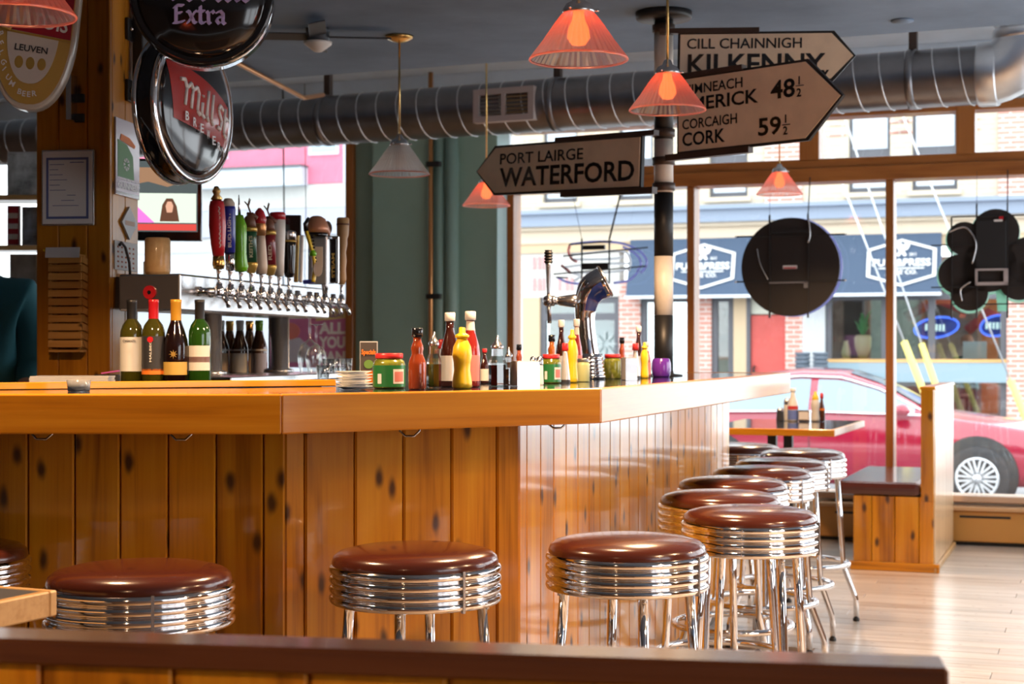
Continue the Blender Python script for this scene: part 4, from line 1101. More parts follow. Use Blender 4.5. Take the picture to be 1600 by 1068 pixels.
# slatted letter rack
x0, x1 = colx(86), colx(136); z0, z1 = fz(110,547), fz(110,404)
t = thing('slatted_letter_rack', 'narrow wooden letter rack of stacked slats on the column front', 'letter rack', Mcol @ T(x0, -.001, z0))
w, h = x1-x0, z1-z0; dp = .055; n = 11
for xx in (0.004, w-.010):
    mb = MB(); mb.box(xx, xx+.006, -dp+.006, 0, 0.004, h+.012); mb.build('side_board', M_slat, t)
for k in range(n):
    mb = MB(); mb.box(0, w+.004, -dp-.004, -dp+.006, .003, h/n-.0015, M=T(0,0,k*h/n) @ RX(-.12), bev=.0015); mb.build('slat', M_slat, t)
    mb = MB(); mb.box(w-.0035, w+.004, -dp+.008, -.002, .004, h/n-.002, M=T(0,0,k*h/n) @ RX(-.18)); mb.build('side_slat', M_slat, t)
mb = MB(); mb.box(.002, w-.002, -dp, 0, -.006, .002); mb.build('bottom_board', M_slat, t)
pp = MB(); pp.add([(-.008,-.058,h+.0),(w-.002,-.058,h+.0),(w-.012,-.03,h+.034),(-.018,-.03,h+.034),(-.008,-.060,h+.001),(w-.002,-.060,h+.001),(w-.012,-.032,h+.036),(-.018,-.032,h+.036)], [(0,1,2,3),(7,6,5,4),(0,4,5,1),(1,5,6,2),(2,6,7,3),(3,7,4,0)])
pp.build('paper_slip', M_paper, M=Mcol @ T(x0, -.001, z0), label='white paper slip sticking out of the letter rack top', cat='paper')
mb = MB(); mb.lathe([(0,-.004),(.004,-.003),(.004,0),(0,0)], 8, M=Mcol @ T(colx(69), -.001, fz(69,391)) @ RX(PI/2)); mb.build('yellow_pin', M_yellow, label='tiny yellow push pin at the column edge', cat='pin')
# things on the right face of the column (local frame: x along the face away from the eye)
Mside = Mcol @ RZ(PI/2)
def side_frame(p0, p1, y0, y1):
    a, c = coly(p0), coly(p1); return a, c, sz_(p0, y1), sz_(p0, y0)
a, c, z0, z1 = side_frame(178, 215, 182, 303)
t = thing('narrow_tin_poster', 'narrow tin pub poster with flowers hung on the column side', 'poster', Mside @ T(a, -.001, z0))
w, h = c-a, z1-z0
mb = MB(); mb.box(0, w, -.006, 0, 0, h, bev=.001); mb.build('tin_plate', mat('poster_lilac', (.55,.50,.58), .25, coat=.3), t)
mb = MB(); mb.plate([(.015,h*.24),(w*.75,h*.24),(w*.7,h*.55),(w*.45,h*.68),(.015,h*.72)], -.0072, -.0061); mb.build('green_field', mat('poster_green', (.1,.28,.1), .5), t)
mb = MB()
for k in range(8):
    an = k*PI/4; mb.plate([(w*.42+.008*math.cos(an), h*.42+.008*math.sin(an)), (w*.42+.028*math.cos(an-.3), h*.42+.022*math.sin(an-.3)), (w*.42+.028*math.cos(an+.3), h*.42+.022*math.sin(an+.3))], -.0082, -.0073)
mb.build('white_flower', M_white, t)
mb = MB(); mb.plate([(w*.15,h*.72),(w*.75,h*.66),(w*.8,h*.7),(w*.55,h*.78),(w*.2,h*.8)], -.0082, -.0073); mb.build('orange_shape', M_orange, t)
letters('Lovely day for a', w*.08, h*.2, w*.8, h*.035, M_white, t, y=-.0073, bold=.02)
letters('GUINNESS', w*.06, h*.09, w*.86, h*.09, M_white, t, y=-.0073, bold=.03)
mb = MB(); mb.box(.004, w-.004, -.0072, -.0061, .004, h*.05); mb.build('dark_foot_band', M_black, t)
a, c, z0, z1 = side_frame(187, 211, 320, 372)
mb = MB(); w, h = c-a, z1-z0; mb.plate([(w/2,0),(w,h/2),(w/2,h),(0,h/2)], -.008, 0)
t = thing('diamond_plaque', 'small grey diamond plaque on the column side', 'plaque', Mside @ T(a, -.001, z0))
mb.build('plate', mat('plaque_grey', (.42,.42,.42), .4), t)
mb = MB(); mb.plate([(w*.2,h*.42),(w*.8,h*.42),(w*.8,h*.56),(w*.2,h*.56)], -.009, -.0081); mb.build('copper_band', mat('plaque_tan', (.5,.3,.2), .5), t)
a, c, z0, z1 = side_frame(178, 213, 375, 420)
t = thing('small_wall_calendar', 'small white calendar sheet with rust print on the column side', 'calendar', Mside @ T(a, -.001, z0))
w, h = c-a, z1-z0
mb = MB(); mb.box(0, w, -.003, 0, 0, h); mb.build('sheet', M_paper, t)
mb = MB()
for i in range(5):
    for j in range(5):
        mb.box(w*(.1+.17*i), w*(.1+.17*i)+.012, -.0042, -.0031, h*(.08+.17*j), h*(.08+.17*j)+.006)
mb.build('print_marks', mat('rust_ink', (.45,.13,.06), .7), t)
a, c, z0, z1 = side_frame(186, 226, 432, 482)
t = thing('leather_pouch', 'dark leather pouch hanging by a strap on the column side', 'pouch', Mside @ T(.03, -.004, z0))
h = z1-z0
mb = MB(); mb.prism([(0,-.045),(.17,-.045),(.17,0),(0,0)], 0, h*.98, M=Matrix(((1,0,.12,0),(0,1,-.0,0),(0,0,1,0),(0,0,0,1)))); mb.build('pouch_body', M_leather, t)
mb = MB(); mb.tube([(.09,-.02,h*.98),(.08,-.02,h+.05),(.07,-.01,h+.10),(.05,-.004,h+.115),(.03,-.006,h+.105)], .005, 6); mb.build('strap', M_leather, t)
mb = MB(); mb.box(.12,.135,-.035,-.01,h*.9,h*1.12); mb.box(.15,.165,-.03,-.01,h*.9,h*1.08); mb.build('pens', mat('pale_pen', (.5,.58,.7), .3), t)
# black hanging bar for the round signs
t = thing('sign_hanging_bar', 'black steel hanging bar bolted to the column side', 'bracket', Mside @ T(coly(204), -.001, 0))
mb = MB(); mb.box(-.02, .03, -.05, -.012, sz_(204,162), SOFF-.004, bev=.003); mb.build('bar', M_blackm, t)
for yy in (44, 140):
    zz = sz_(195, yy); pl_ = MB(); pl_.box(-.055, .03, -.012, 0, zz-.037, zz+.037, bev=.002); pl_ = pl_.build('mounting_plate', M_blackm, t)
    q = MB(); q.lathe([(0,0),(.009,.001),(.009,.008),(0,.011)], 8, M=T(-.035,-.012,zz) @ RX(PI/2)); q.build('bolt', M_steel, pl_)

# ---- shield sign at top left
def ell(w, h, n=40, p=1.0, top=None): return [(w*math.cos(2*PI*k/n), h*math.sin(2*PI*k/n)) for k in range(n)]
def shield(w, hb, ht, n=22):
    pts = []
    for k in range(n+1):
        a = PI + PI*k/n; pts.append((w*math.cos(a)*abs(math.cos(a))**-.15 if abs(math.cos(a)) > 1e-3 else 0, hb*math.sin(a)))
    return pts + [(w, ht*.6), (w*.7, ht), (-w*.7, ht), (-w, ht*.6)]
d = 4.95
Ms = T(X(56, d), d, Zy(46, d)) @ RZ(.15) @ RY(.10)
t = thing('shield_pub_sign', 'white and gold shield-shaped pub sign with a red band at top left', 'sign', Ms)
mb = MB(); mb.plate(shield(.128,.255,.2), -.03, .03); o = mb.build('white_rim', mat('sign_ivory', (.62,.55,.45), .3, coat=.4), t); bv = o.modifiers.new('b','BEVEL'); bv.width = .008; bv.segments = 2; bv.limit_method = 'ANGLE'
mb = MB(); mb.plate(shield(.114,.238,.18), -.036, -.0301); mb.build('gold_field', mat('sign_gold', (.62,.38,.09), .3, .3, coat=.4), t)
mb = MB(); mb.plate([(x, z) for x, z in shield(.078,.175,.1) if z <= -.001] + [(.078,-.0), (-.078,.0)], -.039, -.0361); mb.build('cream_shield', mat('sign_cream', (.64,.56,.48), .3, coat=.4), t)
mb = MB(); mb.plate([(-.11,-.012),(.112,-.028),(.112,.13),(-.11,.13)], -.042, -.0391); mb.build('red_band', mat('sign_crimson', (.36,.006,.02), .3, coat=.4), t)
mb = MB(); mb.plate([(-.112,-.02),(.113,-.036),(.113,-.029),(-.112,-.013)], -.043, -.0391); mb.build('gold_line', M_gold, t)
mb = MB(); mb.tube([(-.115,-.0,-.0)][:0] or [(-.112,-.046,.03),(-.09,-.048,-.012),(-.07,-.048,-.018),(-.062,-.046,.0),(-.075,-.046,.02)], .005, 6); mb.build('gold_horn', M_gold, t)
letters('STELLA', -.08, .065, .16, .04, M_white, t, y=-.042, bold=.02)
letters('ARTOIS', -.075, .0, .175, .045, M_white, t, y=-.042, bold=.02, M=RY(.09))
letters('LEUVEN', -.048, -.078, .098, .020, M_ink, t, y=-.039, bold=.02, M=RY(.03))
for k, xx in enumerate((-.034, 0, .034)):
    mb = MB(); mb.plate(ell(.013,.019,14), -.0405, -.0391, M=T(xx,0,-.112)); mb.build('gold_crest', M_gold, t)
arc = 'BELGIUM BEER'
for i, ch in enumerate(arc):
    if ch == ' ': continue
    a = PI*1.05 + PI*.52*i/(len(arc)-1)
    letters(ch, -.007, -.008, None, .017, M_white, t, y=-.0362, bold=.02, M=T(.097*math.cos(a), 0, .208*math.sin(a)) @ RY(-(a-1.5*PI)*.8))
t = thing('shield_sign_bracket', 'small black bracket holding the shield sign to the column front', 'bracket', Mcol @ T(colx(118), -.001, 0))
mb = MB(); mb.box(-.012,.006,-.05,-.0,fz(118,190),fz(118,120)); mb.build('arm', M_steel, t)
for yy in (154, 185):
    mb = MB(); mb.box(.0, .034, -.012, 0, fz(125,yy)-.014, fz(125,yy)+.014, bev=.002); mb.build('mounting_plate', M_blackm, t)

# ---- round black sign (top)
d = 4.75
Mc = T(X(318, d), d, Zy(-2, d)) @ RZ(.10)
t = thing('round_black_pub_sign', 'round glossy black pub sign with lilac blackletter name at the top', 'sign', Mc)
Q = Matrix(((1,0,0,0),(0,0,1,0),(0,1,0,0),(0,0,0,1)))
r = .207
mb = MB(); mb.lathe([(r-.02,-.06),(r,-.05),(r,.05),(r-.02,.06)], 56, M=RX(PI/2)); mb.build('drum_rim', M_chrome, t)
prof = [(0,.095),(.06,.093),(.12,.085),(.165,.072),(r-.012,.056),(r-.012,.05)]
mb = MB(); mb.lathe(prof, 56, M=RX(PI/2)); mb.build('domed_face', M_black, t)
mb = MB(); mb.lathe(prof, 56, M=RX(-PI/2)); mb.build('back_face', M_black, t)
mb = MB(); mb.lathe([(r-.004,.05),(r+.003,.057),(r-.006,.064),(r-.016,.06)], 56, M=RX(PI/2)); mb.build('black_bead', M_black, t)
M_lilac = mat('lilac_print', (.58,.48,.85), .5)
nib = (math.radians(38), .28)
def bl(ch):
    """broad-pen strokes for one blackletter sign on a 1 x 1.4 cell"""
    return {
     'C': [[(.75,1.25),(.35,1.35),(.08,1.0),(.08,.45),(.3,.1),(.85,.2)], [(.45,1.2),(.45,.3)], [(.75,1.25),(.9,1.1)]],
     'o': [[(.3,.95),(.1,.75),(.1,.25),(.3,.05)], [(.3,.95),(.6,.75),(.6,.25),(.3,.05)]],
     'r': [[(.1,.9),(.22,.75),(.22,.1),(.34,.02)], [(.3,.8),(.5,.95),(.6,.8)]],
     'n': [[(.08,.9),(.2,.75),(.2,.1),(.3,.02)], [(.24,.8),(.45,.95),(.62,.75),(.62,.12),(.74,.02)]],
     'a': [[(.15,.85),(.4,.95),(.58,.75),(.58,.12),(.72,.02)], [(.56,.55),(.25,.5),(.12,.25),(.3,.04),(.56,.22)]],
     'E': [[(.75,1.3),(.3,1.32),(.12,1.15)], [(.25,1.3),(.25,.15)], [(.25,.72),(.62,.78)], [(.1,.05),(.4,.05),(.8,.16)]],
     'x': [[(.08,.9),(.22,.85),(.55,.1),(.7,.06)], [(.65,.92),(.12,.04)]],
     't': [[(.25,1.25),(.25,.15),(.4,.03),(.58,.1)], [(.05,.92),(.52,.92)]],
    }[ch]
def blackletter(word, x, z, s_, adv, y, parent, w):
    mb = MB(); cx = x
    for ch in word:
        mb.strokes([[(cx+p[0]*s_, z+p[1]*s_*(1.0)) for p in ln] for ln in bl(ch)], w, y, nib)
        cx += adv.get(ch, .72)*s_
    return mb.build('lettering', M_lilac, parent)
blackletter('Corona', -.155, -.026, .062, {'C':1.0,'r':.66,'n':.85,'a':.8}, -.094, t, .016)
blackletter('Extra', -.080, -.094, .040, {'E':.98,'x':.76,'t':.62,'r':.68}, -.097, t, .0105)
mb = MB(); mb.lathe([(.006,0),(.006,SOFF-(Zy(-2,d))-.205)], 8, M=T(0,0,.205)); mb.build('hanger_rod', M_blackm, t)

# ---- oval-looking round sign turned to the right
d = 5.0
Mm = T(X(288, d), d, Zy(170, d)) @ RZ(math.radians(70))
t = thing('domed_disc_pub_sign', 'domed black disc pub sign with a red flag panel, turned to the right', 'sign', Mm)
r = .232
for sg in (1, -1):
    mb = MB(); mb.lathe([(r-.004,.022),(r+.004,.028),(r+.004,.038),(r-.008,.044),(r-.016,.04)], 56, M=RX(PI/2*sg)); mb.build('silver_rim', M_chrome, t)
    mb = MB(); mb.lathe([(0,.068),(.07,.066),(.14,.058),(.19,.048),(r-.015,.036),(r-.015,.02)], 56, M=RX(PI/2*sg)); mb.build('domed_face', M_black, t)
mb = MB(); mb.lathe([(r,-.025),(r-.004,-.015),(r-.004,.015),(r,.025)], 56, M=RX(PI/2)); mb.build('black_drum', M_black, t)
def dome(x, z): 
    rr = math.hypot(x, z); pr_ = [(0,.068),(.07,.066),(.14,.058),(.19,.048),(.217,.036)]
    for (a, ya), (c, yc) in zip(pr_[:-1], pr_[1:]):
        if rr <= c: return -(ya+(yc-ya)*(rr-a)/(c-a)) - .0012
    return -.036
mb = MB(); nx, nz = 14, 8; vs = []
for i in range(nx+1):
    for j in range(nz+1):
        u_ = i/nx; xx = -.150+.35*u_; top = .125-.03*u_-.07*u_*u_; bot = -.050-.065*u_+.0*u_
        zz = bot+(top-bot)*j/nz; xx += (.012 if False else -.022*(j/nz))
        rr = math.hypot(xx, zz); 
        if rr > .21: xx, zz = xx*.21/rr, zz*.21/rr
        vs.append((xx, dome(xx, zz), zz))
mb.add(vs, [(i*(nz+1)+j,(i+1)*(nz+1)+j,(i+1)*(nz+1)+j+1,i*(nz+1)+j+1) for i in range(nx) for j in range(nz)], 0, None, True); mb.build('red_flag_panel', mat('flag_red', (.38,.018,.012), .25, coat=.5), t)
def onto(lines): return lines
mb = MB()
script = [[(0,.9),(.25,1.0),(.3,.7),(.2,0)], [(.3,.7),(.55,1.0),(.62,.8),(.5,0)], [(.6,.75),(.85,1.0),(.95,.8),(.85,.1),(1.0,0)], [(1.15,.55),(1.1,.1),(1.25,0)], [(1.18,.8),(1.2,.84)], [(1.55,1.2),(1.4,.15),(1.52,0)], [(1.85,1.2),(1.7,.15),(1.82,0)], [(2.55,.95),(2.35,1.05),(2.2,.8),(2.45,.45),(2.35,.1),(2.1,.1)], [(2.75,1.1),(2.65,.1),(2.8,0)], [(2.6,.75),(2.95,.75)]]
for ln in script:
    for p, q_ in zip(ln[:-1], ln[1:]):
        a = (-.120+p[0]*.098, .0+p[1]*.080-.026*p[0]); c = (-.120+q_[0]*.098, .0+q_[1]*.080-.026*q_[0])
        mb.tube([(a[0], dome(*a), a[1]), (c[0], dome(*c), c[1])], .0068, 6, flat=1)
mb.build('script_lettering', M_white, t)
for i, ch in enumerate('BREWERY'):
    xx = -.105+i*.040; zz = -.052-.014*i
    letters(ch, xx, zz, .020, .028, M_white, t, y=dome(xx+.008, zz+.012)-.004, bold=.02)
mb = MB(); mb.box(-.012,.012,-.012,.012,r,SOFF-Zy(170,d)-.002); mb.build('hanger_rod', M_blackm, t)

# ================================================================== TAP TOWER
tA, tB = Vector((-.925, 4.92)), Vector((-.655, 5.98))
tdir = (tB-tA).normalized(); tn = Vector((tdir.y, -tdir.x))        # tn looks to the right, the tap side
Mtw = T(tA.x, tA.y, 0) @ RZ(math.atan2(tdir.y, tdir.x))            # local x along the row, local -y is the tap side
def tw_x(px):
    m = (px-800)/F; return (m*tA.y-tA.x)/(tdir.x-m*tdir.y)
tw = thing('beer_tap_tower', 'brushed steel beer tap tower on two round legs', 'tap tower', Mtw)
BW0, BW1 = .055, .26
mb = MB(); mb.box(-.10, 1.16, BW0, BW1, 1.320, 1.432, bev=.006); mb.build('tower_box', M_steel, tw)
for xx in (.316, .897):
    mb = MB(); mb.lathe([(.055,BZ+.02),(.055,BZ+.03),(.038,BZ+.036),(.038,1.319)], 24, M=T(xx, .15, 0)); mb.build('tower_leg', M_steel, tw)
mb = MB(); mb.box(-.12, 1.12, -.12, .22, BZ+.0005, BZ+.02, bev=.003); mb.build('drip_tray', M_steel, tw)
mb = MB(); mb.plate(ell(.021,.021,16), -.004, 0, M=T(-.101, .155, 1.376) @ RZ(-PI/2)); pop = mb.build('poppy_disc', M_red, tw)
mb = MB(); mb.plate(ell(.006,.006,10), -.006, -.0041, M=T(-.101, .155, 1.376) @ RZ(-PI/2)); mb.build('poppy_centre', M_black, pop)
mb = MB(); mb.plate(ell(.03,.03,16), -.002, -.001, M=T(-.101, .155, 1.376)@ RZ(-PI/2)); 

def faucet(t):
    mb = MB(); mb.lathe([(.016,0),(.016,.008),(.011,.012),(.011,.05),(.013,.052),(.013,.075),(.009,.08)], 14, M=T(0,.055,0) @ RX(PI/2)); mb.build('shank', M_chrome, t)
    mb = MB(); mb.lathe([(.012,-.014),(.014,-.008),(.014,.012),(.010,.016),(.010,.024),(.006,.026)], 14, M=T(0,-.014,0)); mb.build('faucet_body', M_chrome, t)
    mb = MB(); mb.tube([(0,-.014,-.008),(0,-.03,-.018),(0,-.042,-.034),(0,-.046,-.05)], [.009,.0085,.0075,.0065], 10); mb.build('spout', M_chrome, t)
HF = T(0,-.014,0) @ RZ(-1.25) @ T(0,.014,0)
def handle(t, segs, tilt=-.09, dx=0):
    """segs: (part name, profile r-z from the faucet top, material)"""
    for nm, prof, m in segs:
        k = 1.0 if nm == 'neck' else 1.32
        mb = MB(); mb.lathe([(r_*k, z_) for r_, z_ in prof], 16, M=HF @ T(0,-.014,.024) @ RX(dx) @ RY(tilt)); mb.build(nm, m, t)
M_tanw = mat('handle_tan', (.5,.28,.11), .4); M_ivory = mat('handle_ivory', (.68,.55,.43), .4); M_antler = mat('antler_brown', (.16,.06,.03), .5)
M_greyp = mat('handle_grey', (.2,.2,.21), .5); M_copd = mat('handle_copper', (.6,.26,.14), .35, .3)
C_ = M_chrome
neck = ('neck', [(.006,0),(.009,.004),(.006,.012),(.008,.04),(.010,.045)], C_)
def box_part(t, nm, m, x0, x1, y0, y1, z0, z1, tilt=-.09, bev=.003):
    mb = MB(); mb.box(x0,x1,y0,y1,z0,z1, M=HF @ T(0,-.014,.024) @ RY(tilt), bev=bev); mb.build(nm, m, t)
HZ = 1.382
TAPS = [
 (336, 'tap with a red bat-shaped handle and brass finial', 'red'), (354, 'tap with a royal blue handle and silver foot', 'blue'),
 (371, 'tap with a glossy lime green handle and thin spike', 'lime'), (387, 'tap with a dark green handle topped by an antlered head', 'green'),
 (403, 'tap with an ivory handle and small red figure', 'ivory'), (417, 'tap with a maroon handle topped by an antlered head', 'maroon'),
 (431, 'tap with a white and red topped handle', 'white'), (446, 'tap with a black and gold handle before a black plate', 'black'),
 (459, 'tap with a slim cream and gold handle', 'gold'), (478, 'tap with a yellow and black board handle', 'board'),
 (489, 'tap with a grey plate and copper dome handle', 'grey'), (502, 'tap with a slim silver handle', 'silver'),
 (515, 'tap with a black paddle edged in silver', 'paddle'), (528, 'tap with a turned tan wooden handle, last of the row', 'wood')]
M_whdl = mat('handle_white', (.74,.70,.64), .35)
for px_, lab, kd in TAPS:
    t = thing('beer_tap', lab + ' on the steel tower', 'beer tap', Mtw @ T(tw_x(px_), 0, HZ), 'beer taps on the steel tower')
    faucet(t)
    TL = -.03
    if kd == 'red':
        handle(t, [neck, ('foot', [(.012,.045),(.015,.06),(.013,.085)], M_brass), ('grip', [(.013,.085),(.017,.12),(.020,.18),(.018,.24),(.015,.255)], M_red), ('finial', [(.010,.255),(.014,.262),(.007,.275),(.010,.285),(.005,.30),(0,.302)], M_brass)], TL)
        mb = MB(); mb.strokes([[(0,k*.014),(.004,k*.014+.007),(0,k*.014+.012)] for k in range(9)], .0028, 0, mi=0); mb.build('script', M_white, t, HF @ T(.004,-.036,.135) @ RY(TL) @ RX(0))
    elif kd == 'blue':
        handle(t, [neck, ('foot', [(.011,.045),(.012,.10)], C_), ('grip', [(.013,.10),(.015,.16),(.017,.235),(.016,.245)], M_blue), ('cap', [(.015,.245),(.016,.255),(.009,.27),(0,.272)], M_ivory)], TL)
        letters('BUD LIGHT', -.0, 0, .11, .011, M_white, t, y=0, bold=.03, M=HF @ T(.005,-.033,.14) @ RY(-PI/2+TL))
    elif kd == 'lime':
        handle(t, [neck, ('grip', [(.014,.045),(.018,.06),(.014,.10),(.016,.15),(.017,.19),(.009,.225)], M_lime), ('spike', [(.004,.225),(.0025,.26),(.001,.29)], C_)], TL)
    elif kd in ('green', 'maroon'):
        m_ = M_dgreen if kd == 'green' else M_wineR
        handle(t, [neck, ('gold_foot', [(.010,.045),(.017,.07),(.017,.078)], M_gold), ('grip', [(.016,.078),(.015,.15),(.017,.178)], m_), ('gold_ring', [(.018,.178),(.018,.19),(.016,.192)], M_gold), ('stag_neck', [(.015,.192),(.014,.21),(.012,.225),(.004,.235)], M_antler)], TL)
        hd = MB(); hd.tube([(-.016,-.01,.238),(.0,-.012,.232),(.018,-.012,.222)], [.004,.010,.006], 8, M=HF @ T(0,0,.024)); 
        for s_ in (-1,1): hd.tube([(-.004,s_*.004-.01,.24),(-.012,s_*.014-.01,.262),(-.006,s_*.018-.01,.285)], [.003,.0025,.0015], 5, M=HF @ T(0,0,.024)); hd.tube([(-.012,s_*.014-.01,.262),(-.022,s_*.016-.01,.275)], .002, 5, M=HF @ T(0,0,.024))
        hd.build('stag_head', M_antler, t)
        letters("KEITH'S" if kd == 'green' else 'RED', 0, 0, .07 if kd == 'green' else .05, .012, M_ivory, t, bold=.03, M=HF @ T(.006,-.034,.118) @ RY(-PI/2+TL))
    elif kd == 'ivory':
        handle(t, [neck, ('grip', [(.013,.045),(.016,.07),(.013,.15),(.012,.17)], M_ivory), ('amber_collar', [(.013,.17),(.016,.20),(.012,.23)], M_copper), ('red_hood', [(.013,.20),(.017,.225),(.011,.25),(.003,.262)], M_red)], TL)
    elif kd == 'white':
        handle(t, [neck, ('grip', [(.012,.045),(.014,.10),(.019,.19),(.020,.235)], M_whdl), ('red_top', [(.0205,.235),(.021,.255),(.018,.26),(0,.262)], M_red)], TL)
        box_part(t, 'brown_side', M_tanw, -.03,-.012,-.006,.006,.05,.16)
        box_part(t, 'red_stripe', M_red, -.03,-.014,-.006,.006,.161,.20)
    elif kd == 'black':
        handle(t, [neck, ('grip', [(.011,.045),(.014,.06),(.017,.15),(.018,.165)], M_black), ('gold_ring', [(.0185,.165),(.0185,.17)], M_gold), ('silver_top', [(.018,.17),(.018,.20),(.015,.205)], M_steel)], 0)
        box_part(t, 'black_plate', M_black, -.035,.04,.02,.03,.19,.26, 0)
    elif kd == 'gold':
        box_part(t, 'gold_blade', M_brass, -.014,.002,-.008,.008,.03,.2, .03); box_part(t, 'cream_blade', M_whdl, .003,.016,-.008,.008,.03,.195, .03)
    elif kd == 'board':
        mb = MB(); mb.tube(smooth_path([(0.012,-.014,.06),(.018,-.014,.12),(.004,-.014,.19),(-.012,-.014,.24)], 5), [.018]*16, 10, flat=.45, M=HF); mb.build('yellow_board', M_yellow, t)
        mb = MB(); mb.tube([(-.012,-.014,.24),(-.014,-.014,.265),(-.002,-.014,.288)], [.018,.02,.012], 10, flat=.5, M=HF); mb.build('black_tip', M_black, t)
        for k in range(9):
            mb = MB(); mb.box(.012,.022,-.026,-.012,0,.006, M=HF @ T(.0-.014*k/9+.004,0,.13+k*.012)); mb.build('black_tooth', M_black, t)
        mb = MB(); mb.lathe([(0,0),(.012,.002),(.014,.012),(.008,.022),(0,.024)], 12, M=HF @ T(.012,-.024,.15)); mb.build('green_knob', M_lime, t)
        mb = MB(); mb.plate(ell(.016,.026,18), -.034, -.028, M=HF @ T(.03,0,.105)); mb.build('cream_oval', M_ivory, t)
        box_part(t, 'blue_foot', M_blue, -.02,.022,-.008,.008,.03,.045)
    elif kd == 'grey':
        box_part(t, 'grey_plate', M_greyp, -.03,.034,-.006,.006,.03,.20, 0); box_part(t, 'pink_label', M_ivory, -.018,.022,-.008,-.0062,.09,.165, 0)
        handle(t, [('copper_dome', [(.034,.215),(.033,.235),(.024,.265),(.012,.275),(0,.277)], M_copd), ('black_collar', [(.030,.20),(.032,.214)], M_black)], 0)
    elif kd == 'silver':
        handle(t, [('blade', [(.007,0),(.010,.03),(.012,.2),(.010,.215)], M_steel)], 0)
        for k, (zz, s_) in enumerate(((.235,.018), (.262,.026))):
            mb = MB(); mb.plate(ell(.016,s_,16), -.012, .004, M=HF @ T(.004+.006*k,-.014,zz)); mb.build('silver_oval', C_, t)
    elif kd == 'paddle':
        box_part(t, 'silver_edge', C_, -.022,.022,-.007,.008,.04,.215, 0); box_part(t, 'black_face', M_black, -.013,.013,-.010,-.0072,.045,.205, 0)
        letters('STEAM', 0, 0, .09, .011, M_gold, t, bold=.03, M=HF @ T(.006,-.026,.085) @ RY(-PI/2))
    else:
        handle(t, [neck, ('grip', [(.008,.04),(.013,.06),(.011,.10),(.013,.13),(.010,.16),(.014,.19),(.013,.21),(.017,.225),(.018,.285),(.015,.29)], M_tanw), ('dark_ring', [(.0185,.262),(.0185,.268)], M_antler)], .02)

# wooden canister and boxes on the tower
mb = MB(); mb.lathe([(.0,0),(.036,0),(.039,.01),(.039,.105),(.035,.112),(0,.112)], 24); mb.build('wooden_canister', M_light, M=Mtw @ T(-.05, .155, 1.4325), label='pale wooden canister standing on the tap tower', cat='canister')
mb = MB(); mb.box(-.02,.02,-.05,.0,0,.045,bev=.002); mb.build('white_carton', M_white, M=Mtw @ T(.04, .24, 1.4325), label='small white carton behind the wooden canister', cat='carton')

def rest_z(x, y):
    q = Mtw.inverted() @ Vector((x, y, 0)); return BZ+.0205 if -.16 < q.x < 1.16 and -.16 < q.y < .25 else BZ+.0003
# ================================================================== BOTTLES
def scaled(prof, w, h): return [(r_*w/2, z_*h) for r_, z_ in prof]
M_gOl = mat('olive_glass', (.07,.065,.006), .08, 0, coat=.5, trans=.25); M_gGr = mat('green_glass', (.022,.085,.008), .08, 0, coat=.5, trans=.25)
M_gBk = mat('dark_wine_glass', (.010,.004,.004), .08, 0, coat=.5); M_gBr = mat('amber_glass', (.07,.018,.004), .08, 0, coat=.5)
BORD = [(0,0),(.9,0),(1,.015),(1,.58),(.97,.63),(.8,.70),(.45,.765),(.40,.80)]
BURG = [(0,0),(.9,0),(1,.015),(1,.45),(.92,.53),(.7,.64),(.45,.74),(.40,.80)]
def wine(px, d, w, h, label, glass, capm, prof, bands, extra=None):
    t = thing('wine_bottle', label, 'wine bottle', T(X(px,d), d, BZ+.0003), 'wine bottles by the column')
    mb = MB(); mb.lathe(scaled(prof, w, h), 28); mb.build('bottle_glass', glass, t)
    mb = MB(); mb.lathe(scaled([(.43,.72),(.44,.74),(.44,.955),(.46,.96),(.46,.995),(.40,1),(0,1)], w, h), 20); mb.build('foil_cap', capm, t)
    for nm, z0, z1, m in bands:
        mb = MB(); n = 16; rr = w/2+.0008; vs = []
        for k in range(n+1):
            a = -PI/2-1.25+2.5*k/n; vs += [(rr*math.cos(a), rr*math.sin(a), z0*h), (rr*math.cos(a), rr*math.sin(a), z1*h)]
        mb.add(vs, [(2*k,2*k+2,2*k+3,2*k+1) for k in range(n)], 0, None, True); mb.build(nm, m, t)
    if extra: extra(t, w, h)
    return t
M_wl = mat('label_white', (.66,.64,.58), .6); M_bl = mat('label_black', (.03,.03,.033), .5); M_yl = mat('label_gold', (.55,.36,.08), .5)
wine(206, 4.62, .066, .246, 'olive glass white-wine bottle with plain pale label, leftmost', M_gOl, M_blackm, BORD, [('pale_label', .16, .56, M_wl)], lambda t,w,h: letters('CHIANTI', -.018, .50*h, .036, .007, M_ink, t, y=-w/2-.0005, bold=.02))
def pop_(t, w, h):
    mb = MB(); mb.plate(ell(.0085,.0085,14), -w/2-.004, -w/2-.0005, M=T(-.002,0,.53*h)); mb.build('poppy_print', M_red, t)
    letters('MALBEC', 0, 0, .06, .006, M_wl, t, y=-w/2-.001, bold=.02, M=T(.002,0,.27*h) @ RY(-PI/2))
wine(240, 4.60, .066, .246, 'red-capped wine bottle with black label and orange band', M_gOl, M_red, BORD, [('black_label', .17, .57, M_bl), ('orange_band', .125, .19, M_orange)], pop_)
def sun_(t, w, h):
    mb = MB()
    for k in range(8): mb.plate([(.004*math.cos(k*PI/4-.5),.004*math.sin(k*PI/4-.5)),(.013*math.cos(k*PI/4),.013*math.sin(k*PI/4)),(.004*math.cos(k*PI/4+.5),.004*math.sin(k*PI/4+.5))], -w/2-.003, -w/2-.001, M=T(0,0,.36*h))
    mb.plate(ell(.006,.006,12), -w/2-.0035, -w/2-.001, M=T(0,0,.36*h)); mb.build('sun_print', M_gold, t)
